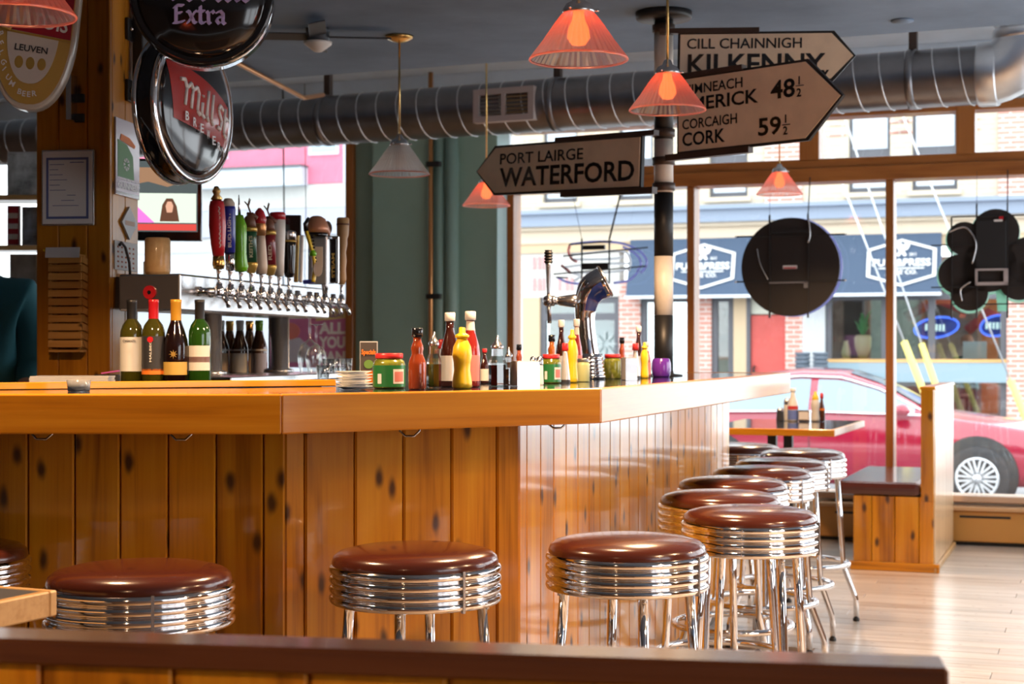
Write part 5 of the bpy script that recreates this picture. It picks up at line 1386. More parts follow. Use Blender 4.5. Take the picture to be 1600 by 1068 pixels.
wine(275, 4.60, .070, .246, 'gold-capped dark wine bottle with a sun emblem', M_gBk, mat('amber_foil', (.68,.34,.03), .35, .2), BURG, [('gold_label', .12, .27, M_yl)], sun_)
wine(312, 4.62, .064, .246, 'green glass wine bottle with a red-banded label beside the tap tower', M_gGr, M_blackm, BORD, [('white_label', .17, .46, M_wl), ('red_band', .265, .33, M_wineR)])
# beer bottles under the tower
BEER = [(0,0),(.9,0),(1,.02),(1,.50),(.9,.58),(.6,.70),(.44,.82),(.42,.92)]
M_chev = mat('label_tan', (.5,.34,.2), .6); M_chev2 = mat('label_lavender', (.4,.38,.45), .6)
for i, (p, d, capm, lm, lab) in enumerate(((345, 6.00, M_white, M_chev, 'white-capped'), (359, 6.09, M_gold, M_chev, 'gold-capped'), (375, 6.00, M_white, M_wl, 'foil-necked'), (390, 6.09, M_brass, M_chev, 'brass-capped'), (405, 6.00, M_lime, M_chev2, 'green-capped'))):
    t = thing('beer_bottle', f'{lab} brown beer bottle standing under the tap tower', 'beer bottle', T(X(p,d), d, rest_z(X(p,d), d)), 'beer bottles under the tap tower'); w, h = .062, .212
    mb = MB(); mb.lathe(scaled(BEER, w, h), 22); mb.build('bottle_glass', M_gBr, t)
    mb = MB(); mb.lathe(scaled([(.44,.80),(.46,.92),(.5,.93),(.5,.985),(.42,1),(0,1)], w, h), 16); mb.build('cap', capm, t)
    for nm, z0, z1, m in (('label', .08, .42, lm), ('neck_label', .46, .49, M_wl)):
        mb = MB(); n = 12; rr = w/2+.0008; vs = []
        for k in range(n+1):
            a = -PI/2-1.2+2.4*k/n; vs += [(rr*math.cos(a), rr*math.sin(a), z0*h), (rr*math.cos(a), rr*math.sin(a), z1*h)]
        mb.add(vs, [(2*k,2*k+2,2*k+3,2*k+1) for k in range(n)], 0, None, True); mb.build(nm, m, t)
# glasses on the drip tray
ZT = BZ + .021
for i, (p, d, s_, lab) in enumerate(((484, 5.62, 1.15, 'tall upturned wine glass on the drip tray, left'), (494, 5.72, 1.0, 'shorter upturned wine glass on the drip tray, right'))):
    mb = MB(); mb.lathe([(r_*s_, z_*s_) for r_, z_ in [(.030,0),(.036,.03),(.038,.055),(.028,.085),(.008,.10),(.004,.105),(.0035,.165),(.010,.170),(.032,.173)]], 24, cap=False); mb.build('wine_glass', M_clear, M=T(X(p,d), d, rest_z(X(p,d), d)), label=lab, cat='glass')
for i, (p, d, lab) in enumerate(((505, 5.35, 'small shot glass before the wine glasses, left'), (514, 5.5, 'small shot glass before the wine glasses, middle'), (522, 5.6, 'small shot glass at the right end of the tray'), (541, 5.9, 'small glass left of the green wall frame'))):
    mb = MB(); mb.lathe([(0,.004),(.016,.004),(.016,0),(.019,0),(.024,.05),(.022,.05),(.018,.008),(0,.008)], 18, cap=False); mb.build('shot_glass', M_clear, M=T(X(p,d), d, rest_z(X(p,d), d)), label=lab, cat='glass', group='shot glasses by the drip tray')
mb = MB(); mb.lathe([(0,.003),(.022,.003),(.022,0),(.026,0),(.029,.028),(.027,.028),(.023,.006),(0,.006)], 24, cap=False); mb.build('glass_ashtray', mat('thick_glass', (.75,.78,.8), .05, 0, coat=.6, trans=.7), M=T(X(130,3.92), 3.88, BZ+.0003), label='small clear glass dish on the left bar top', cat='dish')
# paper stack and pad
t = thing('paper_stack', 'thin stack of white paper lying before the column', 'paper stack', T(X(118,4.75), 4.75, BZ+.0003) @ RZ(.05))
for k in range(4):
    mb = MB(); mb.box(-.13,.10,-.03,.10,k*.006,k*.006+.0055); mb.build('sheet_bundle', M_paper, t, T(.002*(k%2),.002*k,0))
mb = MB(); mb.box(-.04,.035,-.02,.06,0,.026,bev=.003); mb.build('black_card_box', M_blackm, M=T(X(176,4.9), 4.85, BZ+.0003), label='small black box with bright cards left of the wine', cat='box')
mb = MB(); mb.box(-.02,.03,-.01,.03,0,.004,M=RY(-.15)); mb.build('bright_card', mat('magenta_card', (.6,.1,.4), .5), M=T(X(176,4.9), 4.85, BZ+.0313), label='magenta and green card lying on the black box', cat='card')
# lip of the service counter
# TV
d = 6.2
t = thing('television', 'wall television showing a newsreader behind the tap tower', 'television', T(X(262,d), d, Zy(312,d)) @ RZ(.12))
sc_ = d/F
mb = MB(); mb.box(-62*sc_, 52*sc_, 0, .05, -64*sc_, 64*sc_, bev=.004); mb.build('tv_casing', M_black, t)
def scr(nm, poly, m, yy): 
    q = MB(); q.plate([(a*sc_, c*sc_) for a, c in poly], yy-.001, yy); return q.build(nm, m, t)
scr('screen', [(-58,-50),(46,-50),(46,60),(-58,60)], emitter('screen_dark', (.05,.06,.06), 1.0), -.001)
scr('screen_picture', [(-58,-36),(44,-36),(44,10),(-58,10)], emitter('screen_pale', (.55,.62,.52), .8), -.003)
scr('screen_ticker', [(-58,-48),(44,-48),(44,-38),(-58,-38)], emitter('screen_red', (.45,.05,.04), .9), -.003)
scr('screen_pink_shape', [(-58,-36),(-20,-36),(-58,0)], emitter('screen_pink', (.7,.15,.5), .8), -.005)
scr('screen_hair', [(-12,-34),(18,-34),(14,-10),(8,2),(-2,2),(-8,-8)], emitter('screen_hair_brown', (.08,.035,.02), 1.0), -.005)
scr('screen_face', [(-1,-20),(7,-20),(9,-10),(6,-3),(0,-3),(-3,-10)], emitter('screen_skin', (.55,.3,.2), .8), -.007)
scr('screen_upper_shape', [(-58,22),(-30,28),(0,20),(30,30),(40,50),(-58,50)], emitter('screen_tan', (.25,.14,.08), .8), -.003)
mb = MB(); mb.box(-.03,.03,.05,.09,-.03,SOFF-Zy(312,d)-.002); mb.build('tv_mount', M_blackm, t)

# ================================================================== ON THE BAR TOP
SAUCE = [(0,0),(.92,0),(1,.02),(1,.40),(.93,.46),(.66,.56),(.62,.60),(.72,.66),(.62,.72),(.46,.78),(.44,.86)]
TALL = [(0,0),(.92,0),(1,.02),(1,.45),(.9,.55),(.6,.68),(.44,.78),(.40,.90)]
SQUZ = [(0,0),(.85,0),(1,.03),(1,.10),(.82,.30),(.86,.42),(1,.55),(.9,.68),(.6,.78),(.42,.83)]
CRU = [(0,0),(.95,0),(1,.02),(1,.46),(.92,.52),(.66,.60),(.62,.74)]
def ontop(px, d, z=BZ+.0003): return T(X(px,d), d, z)
def rot_label(t, w, h, z0, z1, m, nm='label', span=1.2, a0=-PI/2):
    mb = MB(); n = 14; rr = w/2+.0007; vs = []
    for k in range(n+1):
        a = a0-span+2*span*k/n; vs += [(rr*math.cos(a), rr*math.sin(a), z0*h), (rr*math.cos(a), rr*math.sin(a), z1*h)]
    mb.add(vs, [(2*k,2*k+2,2*k+3,2*k+1) for k in range(n)], 0, None, True); return mb.build(nm, m, t)
M_hot = mat('hot_sauce', (.27,.045,.012), .15, 0, coat=.6); M_ket = mat('ketchup_red', (.26,.018,.012), .12, 0, coat=.6); M_bbq = mat('barbecue_brown', (.035,.008,.005), .1, 0, coat=.6)
M_hor = mat('orange_hot_sauce', (.5,.13,.016), .15, 0, coat=.6); M_pink = mat('pale_red_label', (.62,.2,.17), .5); M_silv = mat('silver_label', (.6,.62,.64), .3, .4)
M_pickle = mat('pickle_green', (.16,.18,.02), .2, 0, coat=.5, var=.4, vscale=60); M_jarlab = mat('green_jar_label', (.015,.16,.04), .4, coat=.3); M_vin = mat('dark_vinegar', (.03,.012,.01), .08, 0, coat=.5)
M_red2 = mat('lid_red', (.6,.03,.035), .35)
def hot(px, d, w, h, lab, m=M_hot):
    t = thing('hot_sauce_bottle', lab, 'sauce bottle', ontop(px, d), 'sauce bottles on the bar')
    mb = MB(); mb.lathe(scaled(SAUCE, w, h), 24); mb.build('bottle', m, t)
    mb = MB(); mb.lathe(scaled([(.5,.85),(.62,.86),(.62,.99),(.55,1),(0,1)], w, h), 18); mb.build('cap', M_black, t)
def tall(px, d, w, h, lab, m, lm, capm=M_white, nlab=True):
    t = thing('sauce_bottle', lab, 'sauce bottle', ontop(px, d), 'sauce bottles on the bar')
    mb = MB(); mb.lathe(scaled(TALL, w, h), 24); mb.build('bottle', m, t)
    mb = MB(); mb.lathe(scaled([(.46,.88),(.56,.89),(.56,.99),(.5,1),(0,1)], w, h), 18); mb.build('cap', capm, t)
    rot_label(t, w, h, .08, .42, lm)
    if nlab: mb = MB(); mb.lathe(scaled([(.50,.74),(.455,.785),(.415,.87)], w, h), 18, cap=False); mb.build('neck_label', M_wl, t)
def squeeze(px, d, w, h, lab):
    t = thing('mustard_bottle', lab, 'mustard bottle', ontop(px, d), 'sauce bottles on the bar')
    mb = MB(); mb.lathe(scaled(SQUZ, w, h), 22); mb.build('bottle', M_yellow, t)
    mb = MB(); mb.lathe(scaled([(.5,.82),(.72,.83),(.72,.87),(.4,.90),(.34,.91),(.32,.99),(.2,1),(0,1)], w, h), 16); mb.build('nozzle_cap', M_yellow, t)
def cruet(px, d, w, h, lab):
    t = thing('vinegar_cruet', lab, 'cruet', ontop(px, d), 'vinegar cruets on the bar')
    mb = MB(); mb.lathe(scaled(CRU, w, h), 8, smooth=False, cap=False); mb.build('glass_body', M_clear, t)
    mb = MB(); mb.lathe(scaled([(0,.01),(.9,.01),(.93,.02),(.93,.42),(0,.42)], w, h), 8, smooth=False); mb.build('vinegar', M_vin, t)
    mb = MB(); mb.lathe(scaled([(.68,.74),(.72,.75),(.72,.80),(.5,.84),(.22,.92),(.12,1),(0,1)], w, h), 14); mb.build('pour_cap', M_steel, t)
def soy(px, d, w, h, lab):
    t = thing('soy_sauce_bottle', lab, 'sauce bottle', ontop(px, d), 'sauce bottles on the bar')
    mb = MB(); mb.lathe(scaled([(0,0),(1,0),(1,.06),(.9,.2),(.6,.55),(.42,.75),(.42,.82)], w, h), 20); mb.build('bottle', M_silv, t)
    mb = MB(); mb.lathe(scaled([(.50,.80),(.66,.82),(.60,.98),(.5,1),(0,1)], w, h), 14); mb.build('cap', M_red2, t)
    rot_label(t, w, h, .02, .08, M_bl)
def jar(px, d, w, h, lab, inner, lm, lid=M_red2, labeltext=None):
    t = thing('relish_jar', lab, 'jar', ontop(px, d), 'jars on the bar')
    mb = MB(); mb.lathe(scaled([(0,0),(.92,0),(1,.04),(1,.70),(.94,.78),(.80,.83),(.80,.86)], w, h), 28); mb.build('jar_glass', inner, t)
    mb = MB(); mb.lathe(scaled([(.84,.85),(.87,.86),(.87,.985),(.83,1),(0,1)], w, h), 28); mb.build('lid', lid, t)
    if lm:
        rot_label(t, w, h, .05, .66, lm, span=1.5)
        mb = MB(); n = 14
        rot_label(t, w*1.006, h, .14, .55, M_paper, 'label_oval', span=.42, a0=-PI/2+.75)
        rot_label(t, w*1.012, h, .2, .48, M_pink, 'label_badge', span=.33, a0=-PI/2+.75)
        rot_label(t, w*1.006, h, .14, .42, M_paper, 'barcode', span=.14, a0=-PI/2-.55)
def napkins(px, d, w, h, lab, rz=.35):
    t = thing('napkin_holder', lab, 'napkin holder', ontop(px, d) @ RZ(rz), 'napkin holders on the bar')
    mb = MB(); mb.box(-w/2,w/2,-.03,-.028,0,h); mb.box(-w/2,w/2,.028,.03,0,h); mb.box(-w/2,w/2,-.028,.028,0,.002); mb.build('steel_holder', M_steel, t)
    mb = MB(); mb.box(-w/2+.003,w/2-.003,-.0275,.0275,.0025,h*1.03); mb.build('napkins', M_paper, t)
def shaker(px, d, w, h, lab, m=M_clear, fill=M_white, z=BZ+.0003, M=None):
    t = thing('salt_shaker', lab, 'shaker', M if M is not None else ontop(px, d, z))
    mb = MB(); mb.lathe(scaled([(0,0),(.95,0),(1,.03),(.86,.70)], w, h), 10, smooth=False); mb.build('glass_body', fill, t)
    mb = MB(); mb.lathe(scaled([(.88,.70),(.92,.72),(.92,.82),(.7,.95),(.3,1),(0,1)], w, h), 14); mb.build('metal_top', M_steel, t)
t = thing('saucer_stack', 'stack of white saucers at the end of the wooden lip', 'saucers', ontop(553, 4.06))
for k in range(6):
    mb = MB(); mb.lathe([(0,.001),(.028,.001),(.030,.003),(.046,.0085),(.0465,.0095),(.030,.005),(0,.0045)], 28); mb.build('saucer', M_white, t, T(.0015*math.sin(k*2.1), .001*math.cos(k*3.0), k*.0075))
t = thing('tent_menu_card', 'small upright card menu with bright lettering by the green wall', 'menu card', ontop(576, 4.34) @ RZ(.1))
w, h = .049, .124
mb = MB(); mb.box(-w/2,w/2,-.006,.006,0,h,bev=.001); mb.build('acrylic_stand', M_silv, t)
mb = MB(); mb.box(-w/2+.003,w/2-.003,-.0072,-.0061,.004,h-.003); mb.build('card', mat('menu_brown', (.06,.05,.045), .6), t)
letters('Specials', -w/2+.005, h*.68, w-.01, .018, M_orange, t, y=-.0074, bold=.03); 
mb = MB(); mb.plate(ell(.013,.012,14), -.0085, -.0073, M=T(0,0,h*.5)); mb.build('green_drawing', mat('menu_green', (.12,.25,.05), .6), t)
mb = MB(); mb.box(-.018,.018,-.0085,-.0073,h*.08,h*.36); mb.build('orange_drawing', M_hor, t)
jar(608, 4.20, .084, .092, 'green-labelled relish jar with red lid beside the saucers', M_pickle, M_jarlab)
hot(652, 4.10, .046, .157, 'fat red-brown hot sauce bottle right of the relish jar')
cruet(678, 4.28, .040, .150, 'glass vinegar cruet with metal top behind the fat hot sauce bottle')
soy(691, 4.42, .034, .130, 'red-capped soy sauce bottle between cruet and barbecue bottle')
tall(703, 4.38, .052, .203, 'tall dark barbecue sauce bottle with white cap in the front cluster', M_bbq, M_silv, nlab=False)
squeeze(722, 4.18, .052, .160, 'yellow mustard squeeze bottle in the front cluster')
tall(735, 4.36, .053, .206, 'tall ketchup bottle with white cap in the front cluster', M_ket, M_pink)
tall(757, 4.80, .027, .105, 'small dark bottle with a red cap beside the ketchup', M_bbq, M_wl, M_red2, False)
cruet(777, 4.45, .049, .140, 'half-full vinegar cruet left of the napkin holder')
cruet(795, 4.66, .032, .108, 'narrow cruet just behind the napkin holder corner')
napkins(820, 4.46, .066, .068, 'steel napkin holder with white napkins near the bar corner')
hot(811, 4.86, .026, .118, 'slim hot sauce bottle rising behind the napkin holder')
shaker(833, 4.70, .024, .082, 'pepper shaker left one behind the napkin holder', fill=M_bl)
shaker(843, 4.62, .024, .082, 'salt shaker right one behind the napkin holder')
jar(861, 4.84, .060, .088, 'green-labelled relish jar right of the napkin holder', M_pickle, M_jarlab)
hot(862, 5.20, .036, .150, 'orange hot sauce bottle behind the second relish jar', M_hor)
tall(877, 5.08, .036, .196, 'dark barbecue sauce bottle left of the chrome beer font', M_bbq, M_silv, nlab=False)
soy(883, 4.90, .032, .122, 'red-capped soy sauce bottle before the second barbecue bottle')
squeeze(894, 4.94, .036, .164, 'yellow mustard squeeze bottle left of the chrome beer font')
tall(901, 5.14, .036, .200, 'ketchup bottle with white cap left of the chrome beer font', M_ket, M_pink)
jar(911, 5.06, .042, .074, 'pale green glass jar before the chrome beer font', mat('pale_lime', (.50,.54,.25), .4), None, mat('steel_lid', (.3,.3,.3), .3, .8))
jar(957, 5.62, .064, .086, 'pickle jar with red lid right of the chrome beer font', M_pickle, None)
hot(972, 5.74, .030, .146, 'small hot sauce bottle behind the far napkin holder')
napkins(983, 5.32, .040, .074, 'small white napkin holder right of the pickle jar', .2)
soy(993, 5.62, .036, .124, 'red-capped soy sauce bottle in the far cluster')
tall(998, 5.84, .036, .188, 'dark barbecue sauce bottle in the far cluster by the pole', M_bbq, M_silv, nlab=False)
squeeze(1007, 5.70, .030, .128, 'yellow mustard squeeze bottle in the far cluster by the pole')
tall(1011, 5.92, .030, .130, 'small ketchup bottle last of the far cluster', M_ket, M_pink)
mb = MB(); mb.lathe([(0,0),(.030,0),(.034,.006),(.037,.03),(.036,.055),(.031,.068),(.029,.070),(.028,.066),(.0,.06)], 28); mb.build('purple_pot', M_purple, M=ontop(1033, 5.98), label='small round purple glazed pot at the foot of the striped post', cat='pot')

# chrome beer font with curved head
d = 5.55; k_ = d/F
cf = thing('chrome_beer_font', 'curved chrome beer font with a side tap on the bar', 'beer font', ontop(921, d))
def fp(px, py, dy=0): return ((px-921)*k_, dy, Zy(py, d)-BZ)
path = smooth_path([fp(921,572), fp(918,545), fp(915,515), fp(914,490), fp(917,468), fp(927,450), fp(944,440)], 5)
rad = [.044,.044,.043,.042,.041, .040,.039,.038,.037,.037, .036,.036,.036,.036,.037, .038,.039,.041,.043,.045, .046,.048,.050,.052,.054, .055,.056,.057,.057,.058, .058]
mb = MB(); mb.tube(path, [r_*.95 for r_ in rad[:len(path)]], 28); mb.build('curved_column', M_chrome, cf)
prof = [(.05,0)]
for i in range(6):
    z = .004+i*.013; r_ = .056-.0022*i; prof += [(r_,z),(r_+.003,z+.003),(r_+.003,z+.008),(r_,z+.011)]
prof += [(.045,.088)]
mb = MB(); mb.lathe(prof, 32); mb.build('ringed_base', M_chrome, cf)
e0 = Vector(path[-1]); e1_ = (Vector(path[-1])-Vector(path[-2])).normalized()
Mh = T(*e0) @ e1_.to_track_quat('Z','Y').to_matrix().to_4x4()
mb = MB(); mb.lathe([(.056,-.002),(.059,.002),(.056,.008),(.05,.009),(0,.009)], 28, M=Mh); mb.build('badge_disc', M_steel, cf)
mb = MB(); mb.lathe([(.022,.0095),(.024,.011),(0,.012)], 16, M=Mh @ T(.02,0,0)); mb.build('yellow_badge', M_yellow, cf)
mb = MB(); n = 12; vs = []
for i in range(n+1):
    j = 16+int(i*(len(path)-19)/n); p = Vector(path[j]); tg = (Vector(path[j+1])-Vector(path[j-1])).normalized(); side = Vector((0,-1,0)); dn = tg.cross(side).normalized()
    if dn.z > 0: dn = -dn
    for a in (-.05, .25, .55, .85, 1.15):
        vs.append(p + (side*math.cos(a)+dn*math.sin(a))*(rad[j]*.95+.0015))
mb.add(vs, [(5*i+q_,5*i+5+q_,5*i+6+q_,5*i+1+q_) for i in range(n) for q_ in range(4)], 0, None, True); mb.build('blue_band', mat('font_blue', (.01,.03,.16), .2, coat=.5), cf)
mb = MB(); mb.lathe([(.026,0),(.022,.03),(.016,.07),(.013,.075),(.013,.085),(.018,.088),(.018,.098),(.012,.10),(.012,.108)], 18, M=T(*fp(906,470)) @ RY(-PI/2)); mb.build('tap_shank', M_steel, cf)
hb = fp(857,470)
mb = MB(); mb.lathe([(.010,-.018),(.018,-.012),(.02,0),(.018,.012),(.010,.018)], 16, M=T(*hb)); mb.build('tap_body', M_steel, cf)
mb = MB(); mb.tube([hb, (hb[0]+.002,-.004,hb[2]-.03), (hb[0]+.004,-.006,hb[2]-.078)], [.009,.008,.007], 10); mb.build('spout', M_steel, cf)
mb = MB(); mb.lathe([(.006,.015),(.006,.03),(.008,.06),(.011,.125),(.012,.13)], 14, M=T(*hb)); hd = mb.build('tap_lever', M_steel, cf)
prof = [(.012,.13)]
for i in range(4): prof += [(.015,.133+i*.010),(.015,.139+i*.010),(.012,.140+i*.010),(.012,.1425+i*.010)]
mb = MB(); mb.lathe(prof+[(.014,.176),(0,.177)], 14, M=T(*hb)); mb.build('lever_grip', M_blackm, hd)

# ================================================================== IN THE WINDOWS
d = WY(1235, -.12)
rs = thing('round_sign_back', 'round black back of a neon sign hanging in the middle window pane', 'neon sign', MW @ T(WU(1235,-.12), -.12, WZ(1235,417,-.12)))
rr = 77*d/F
mb = MB(); mb.plate(ell(rr, rr, 48), -.012, .012); mb.build('back_disc', mat('sign_back_black', (.016,.012,.011), .45), rs)
M_tubeb = shade_glass('unlit_blue_tube', (.35,.38,.75), .8); M_tubew = shade_glass('unlit_white_tube', (.85,.88,.92), .8); M_tubeg = shade_glass('unlit_mint_tube', (.45,.78,.62), .8); M_tuber = shade_glass('unlit_red_tube', (.7,.2,.2), .8)
mb = MB(); mb.ring(rr*.985, .008, 56, 6, M=T(.01,.03,0) @ RX(PI/2)); mb.build('neon_ring', M_tubeb, rs)
for dx in (-.13, .115):
    mb = MB(); mb.box(dx-.006,dx+.006,-.022,-.0125,-rr-.01,rr+.02); mb.build('carrier_bar', M_blackm, rs)
for dz in (.17, -.055, -.0):
    pass
for dz in (.20, -.09):
    mb = MB(); mb.box(-rr-.03,rr+.03,-.02,-.013,dz-.005,dz+.005); mb.build('cross_bar', M_blackm, rs)
    for s_ in (-1,1):
        mb = MB(); mb.lathe([(0,-.008),(.009,0),(0,.008)], 8, M=T(s_*(rr+.035),-.016,dz)); mb.build('bar_tip', M_white, rs)
mb = MB(); mb.box(-.045,.045,-.016,-.0125,-.012,.010); mb.build('rating_label', M_paper, rs)
mb = MB(); mb.box(-.04,.04,-.018,-.0165,-.01,-.002); mb.build('red_print', M_red, rs)
mb = MB()
for a in ((-.13,.115,-.105,-.095),(.09,.115,-.135,-.095)): mb.box(a[0],a[1],-.03,-.013,a[2],a[3])
mb.build('transformer_bracket', mat('bracket_grey', (.2,.19,.19), .5), rs)
mb = MB(); mb.tube(smooth_path([(-.21,-.02,.12),(-.19,-.02,.02),(-.14,-.02,-.08)],5), .004, 5); mb.build('cable', M_steel, rs); mb = MB(); mb.tube(smooth_path([(.12,-.03,.3),(.13,-.03,.2),(.115,-.03,.15)],4), .006, 5); mb.build('cable', M_steel, rs)
mb = MB(); mb.box(-.12,.12,-.03,-.013,.215,.24); mb.build('handle_bar', M_blackm, rs)
for dx in (-.13,.115):
    mb = MB(); mb.tube([(dx,-.017,rr+.01),(dx+(.01 if dx > 0 else 0),0,2.30-WZ(1235,417,-.12))], .004 if dx > 0 else .0015, 5); mb.build('hanging_wire', M_blackm, rs)

d = WY(1540, -.12); q_ = d/F
cl = thing('shamrock_sign_back', 'black back of a shamrock-shaped neon sign in the right window pane', 'neon sign', MW @ T(WU(1540,-.12), -.12, WZ(1540,405,-.12)))
def lp(px, py): return ((px-1540)*q_, (405-py)*q_)
lobes = [((1555,362),36),((1508,372),27),((1500,428),32),((1516,458),28),((1606,408),38),((1590,440),30),((1545,415),42)]
for (c_, r_) in lobes:
    mb = MB(); c2 = lp(*c_); mb.plate([(c2[0]+a, c2[1]+b_) for a, b_ in ell(r_*q_, r_*q_*.98, 28)], -.012, .012); mb.build('leaf_plate', MATS['sign_back_black'], cl)
    mb = MB(); mb.ring(r_*q_*.99, .008, 36, 6, M=T(c2[0]-.004,.032,c2[1]-.006) @ RX(PI/2)); mb.build('neon_outline', M_tubeg, cl)
mb = MB(); c2 = lp(1545,400); mb.box(lp(1528,0)[0],lp(1571,0)[0],-.03,-.0125,lp(0,425)[1],lp(0,345)[1],bev=.003); mb.build('transformer', M_blackm, cl)
mb = MB()
a0, a1, b0, b1 = lp(1525,0)[0], lp(1574,0)[0], lp(0,446)[1], lp(0,420)[1]
for x0,x1,z0,z1 in ((a0,a1,b0,b0+.02),(a0,a1,b1-.012,b1),(a0,a0+.014,b0,b1),(a1-.025,a1,b0,b1)): mb.box(x0,x1,-.05,-.031,z0,z1)
mb.build('steel_bracket', mat('bracket_pinkgrey', (.42,.36,.35), .5), cl)
mb = MB(); x0, z0 = lp(1553,347); mb.box(x0,x0+.05,-.033,-.0305,z0,z0+.012); mb.build('white_label', M_paper, cl)
mb = MB(); mb.box(x0+.03,x0+.055,-.033,-.0305,z0+.013,z0+.03); mb.build('red_label', M_red, cl)
for pxs in (1489, 1527, 1573):
    mb = MB(); x0 = lp(pxs,0)[0]; mb.box(x0-.005,x0+.005,-.028,-.018,lp(0,497)[1],lp(0,318 if pxs > 1500 else 338)[1]); mb.build('carrier_bar', M_blackm, cl)
for pys in (338, 382, 448, 475):
    mb = MB(); z0 = lp(0,pys)[1]; mb.box(lp(1458 if pys in (382,448) else 1489,0)[0],lp(1640,0)[0],-.026,-.02,z0-.004,z0+.004); mb.build('cross_bar', M_blackm, cl)
mb = MB(); mb.plate([lp(1555,450),lp(1567,447),lp(1574,486),lp(1558,486)], -.01, .03); mb.build('stem', M_tubeg, cl)
mb = MB(); mb.tube(smooth_path([(*lp(1484,362)[:1],-.03,lp(1484,362)[1]),(lp(1510,355)[0],-.03,lp(1510,355)[1]),(lp(1526,380)[0],-.03,lp(1526,380)[1]),(lp(1520,412)[0],-.03,lp(1520,412)[1])],6), .006, 6); mb.build('cable', M_steel, cl); mb = MB(); mb.tube(smooth_path([(lp(1505,470)[0],-.03,lp(1505,470)[1]),(lp(1503,452)[0],-.03,lp(1503,452)[1]),(lp(1518,440)[0],-.03,lp(1518,440)[1])],6), .006, 6); mb.build('cable', M_steel, cl)
for pxs in (1527, 1573):
    x0 = lp(pxs,0)[0]; mb = MB(); mb.tube([(x0,-.02,lp(0,320)[1]),(x0,0,2.30-WZ(1540,405,-.12))], .004 if pxs > 1550 else .0015, 5); mb.build('hanging_wire', M_blackm, cl)

d = WY(950, -.12); q_ = d/F
ns = thing('neon_tube_sign', 'unlit neon script sign of pale tubes hanging in the left pane', 'neon sign', MW @ T(WU(950,-.12), -.12, WZ(950,410,-.12)))
def lp(px, py): return ((px-950)*q_, (410-py)*q_)
def tubes(nm, m, lines, r_=.009, yy=-.01):
    mb = MB()
    for ln in lines: mb.tube(smooth_path([(lp(*p)[0], yy, lp(*p)[1]) for p in ln], 5), r_, 6)
    return mb.build(nm, m, ns)
tubes('blue_arc_tube', M_tubeb, [[(890,380),(930,377),(970,380),(1000,392),(1013,408),(1010,420),(1003,427)], [(975,386),(995,397),(1004,412),(998,424)], [(960,442),(985,438),(1000,424)], [(868,432),(885,440),(910,443)]])
tubes('white_tube', M_tubew, [[(892,396),(925,394),(960,392),(980,395),(987,410),(984,424)], [(895,404),(930,405),(965,404),(975,400)], [(880,416),(910,413),(940,412),(985,412)], [(895,424),(930,426),(965,424),(985,420)], [(892,396),(890,402),(896,406)], [(875,414),(888,424),(905,430),(895,438)]])
tubes('red_tube', M_tuber, [[(888,382),(886,392),(892,404),(900,408)], [(874,413),(884,420),(890,426)]])
mb = MB()
for a, c_ in (((888,381),(958,377)),((878,399),(1016,388)),((862,427),(1012,417)),((866,432),(886,433))):
    p, s_ = lp(*a), lp(*c_); mb.tube([(p[0],-.022,p[1]),(s_[0],-.022,s_[1])], .005, 5)
mb.build('carrier_bar', M_blackm, ns)
mb = MB()
for pxs in (909, 954):
    x0 = lp(pxs,0)[0]; mb.box(x0-.005,x0+.005,-.03,-.02,lp(0,443)[1],lp(0,372)[1])
mb.build('upright_bar', M_blackm, ns)
mb = MB(); mb.box(lp(912,0)[0],lp(948,0)[0],-.05,-.026,lp(0,390)[1],lp(0,383)[1]); mb.box(lp(910,0)[0],lp(955,0)[0],-.06,-.026,lp(0,421)[1],lp(0,411)[1]); mb.build('transformer', M_blackm, ns)
for (pa, pb, r_) in (((909,373),(892,295),.002),((954,373),(975,290),.007)):
    a, c_ = lp(*pa), lp(*pb); mb = MB(); mb.tube([(a[0],-.025,a[1]),(c_[0],-.02,c_[1]),(c_[0],0,2.30-WZ(950,410,-.12))], r_, 5); mb.build('hanging_wire', M_blackm, ns)

# bright poster in the left window
M_shw = mat('poster_white', (.92,.92,.92), .6)
x0, x1 = WU(430,-.01), WU(541,-.01); z0, z1 = WZ(490,574,-.01), WZ(490,470,-.01)
ps = thing('bright_window_poster', 'bright pink poster with white hand lettering in the left window', 'poster', MW @ T(x0, -.01, z0))
w, h = x1-x0, z1-z0
mb = MB(); mb.box(0, w, -.002, .002, 0, h); mb.build('poster_sheet', mat('poster_pink', (.6,.2,.42), .6), ps)
mb = MB(); mb.plate([(0,h*.08),(w*.42,h*.08),(w*.5,h*.3),(w*.35,h*.45),(0,h*.42)], -.004, -.0021); mb.build('pale_panel', mat('poster_lavender', (.62,.66,.8), .6), ps)
mb = MB(); mb.plate(ell(w*.16,h*.13,18), -.006, -.0041, M=T(w*.2,0,h*.55)); mb.build('coral_shape', mat('poster_coral', (.75,.25,.22), .6), ps)
mb = MB(); mb.plate([(0,h*.86),(w,h*.98),(w,h),(0,h)], -.004, -.0021); mb.build('blue_corner', mat('poster_blue', (.25,.36,.52), .6), ps)
mb = MB(); mb.plate([(w*.58,h*.70),(w,h*.74),(w,h*.9),(w*.58,h*.86)], -.004, -.0021); mb.build('yellow_strip', mat('poster_yellow', (.75,.68,.25), .6), ps)
letters('THURSDAY', w*.60, h*.75, w*.38, h*.09, mat('poster_purple', (.25,.12,.3), .6), ps, y=-.0042, bold=.03)
letters('ALL', w*.62, h*.50, w*.37, h*.18, M_shw, ps, y=-.0042, bold=.05)
letters('YOU', w*.62, h*.29, w*.37, h*.18, M_shw, ps, y=-.0042, bold=.05)
letters('CAN', w*.60, h*.07, w*.39, h*.18, M_shw, ps, y=-.0042, bold=.05)
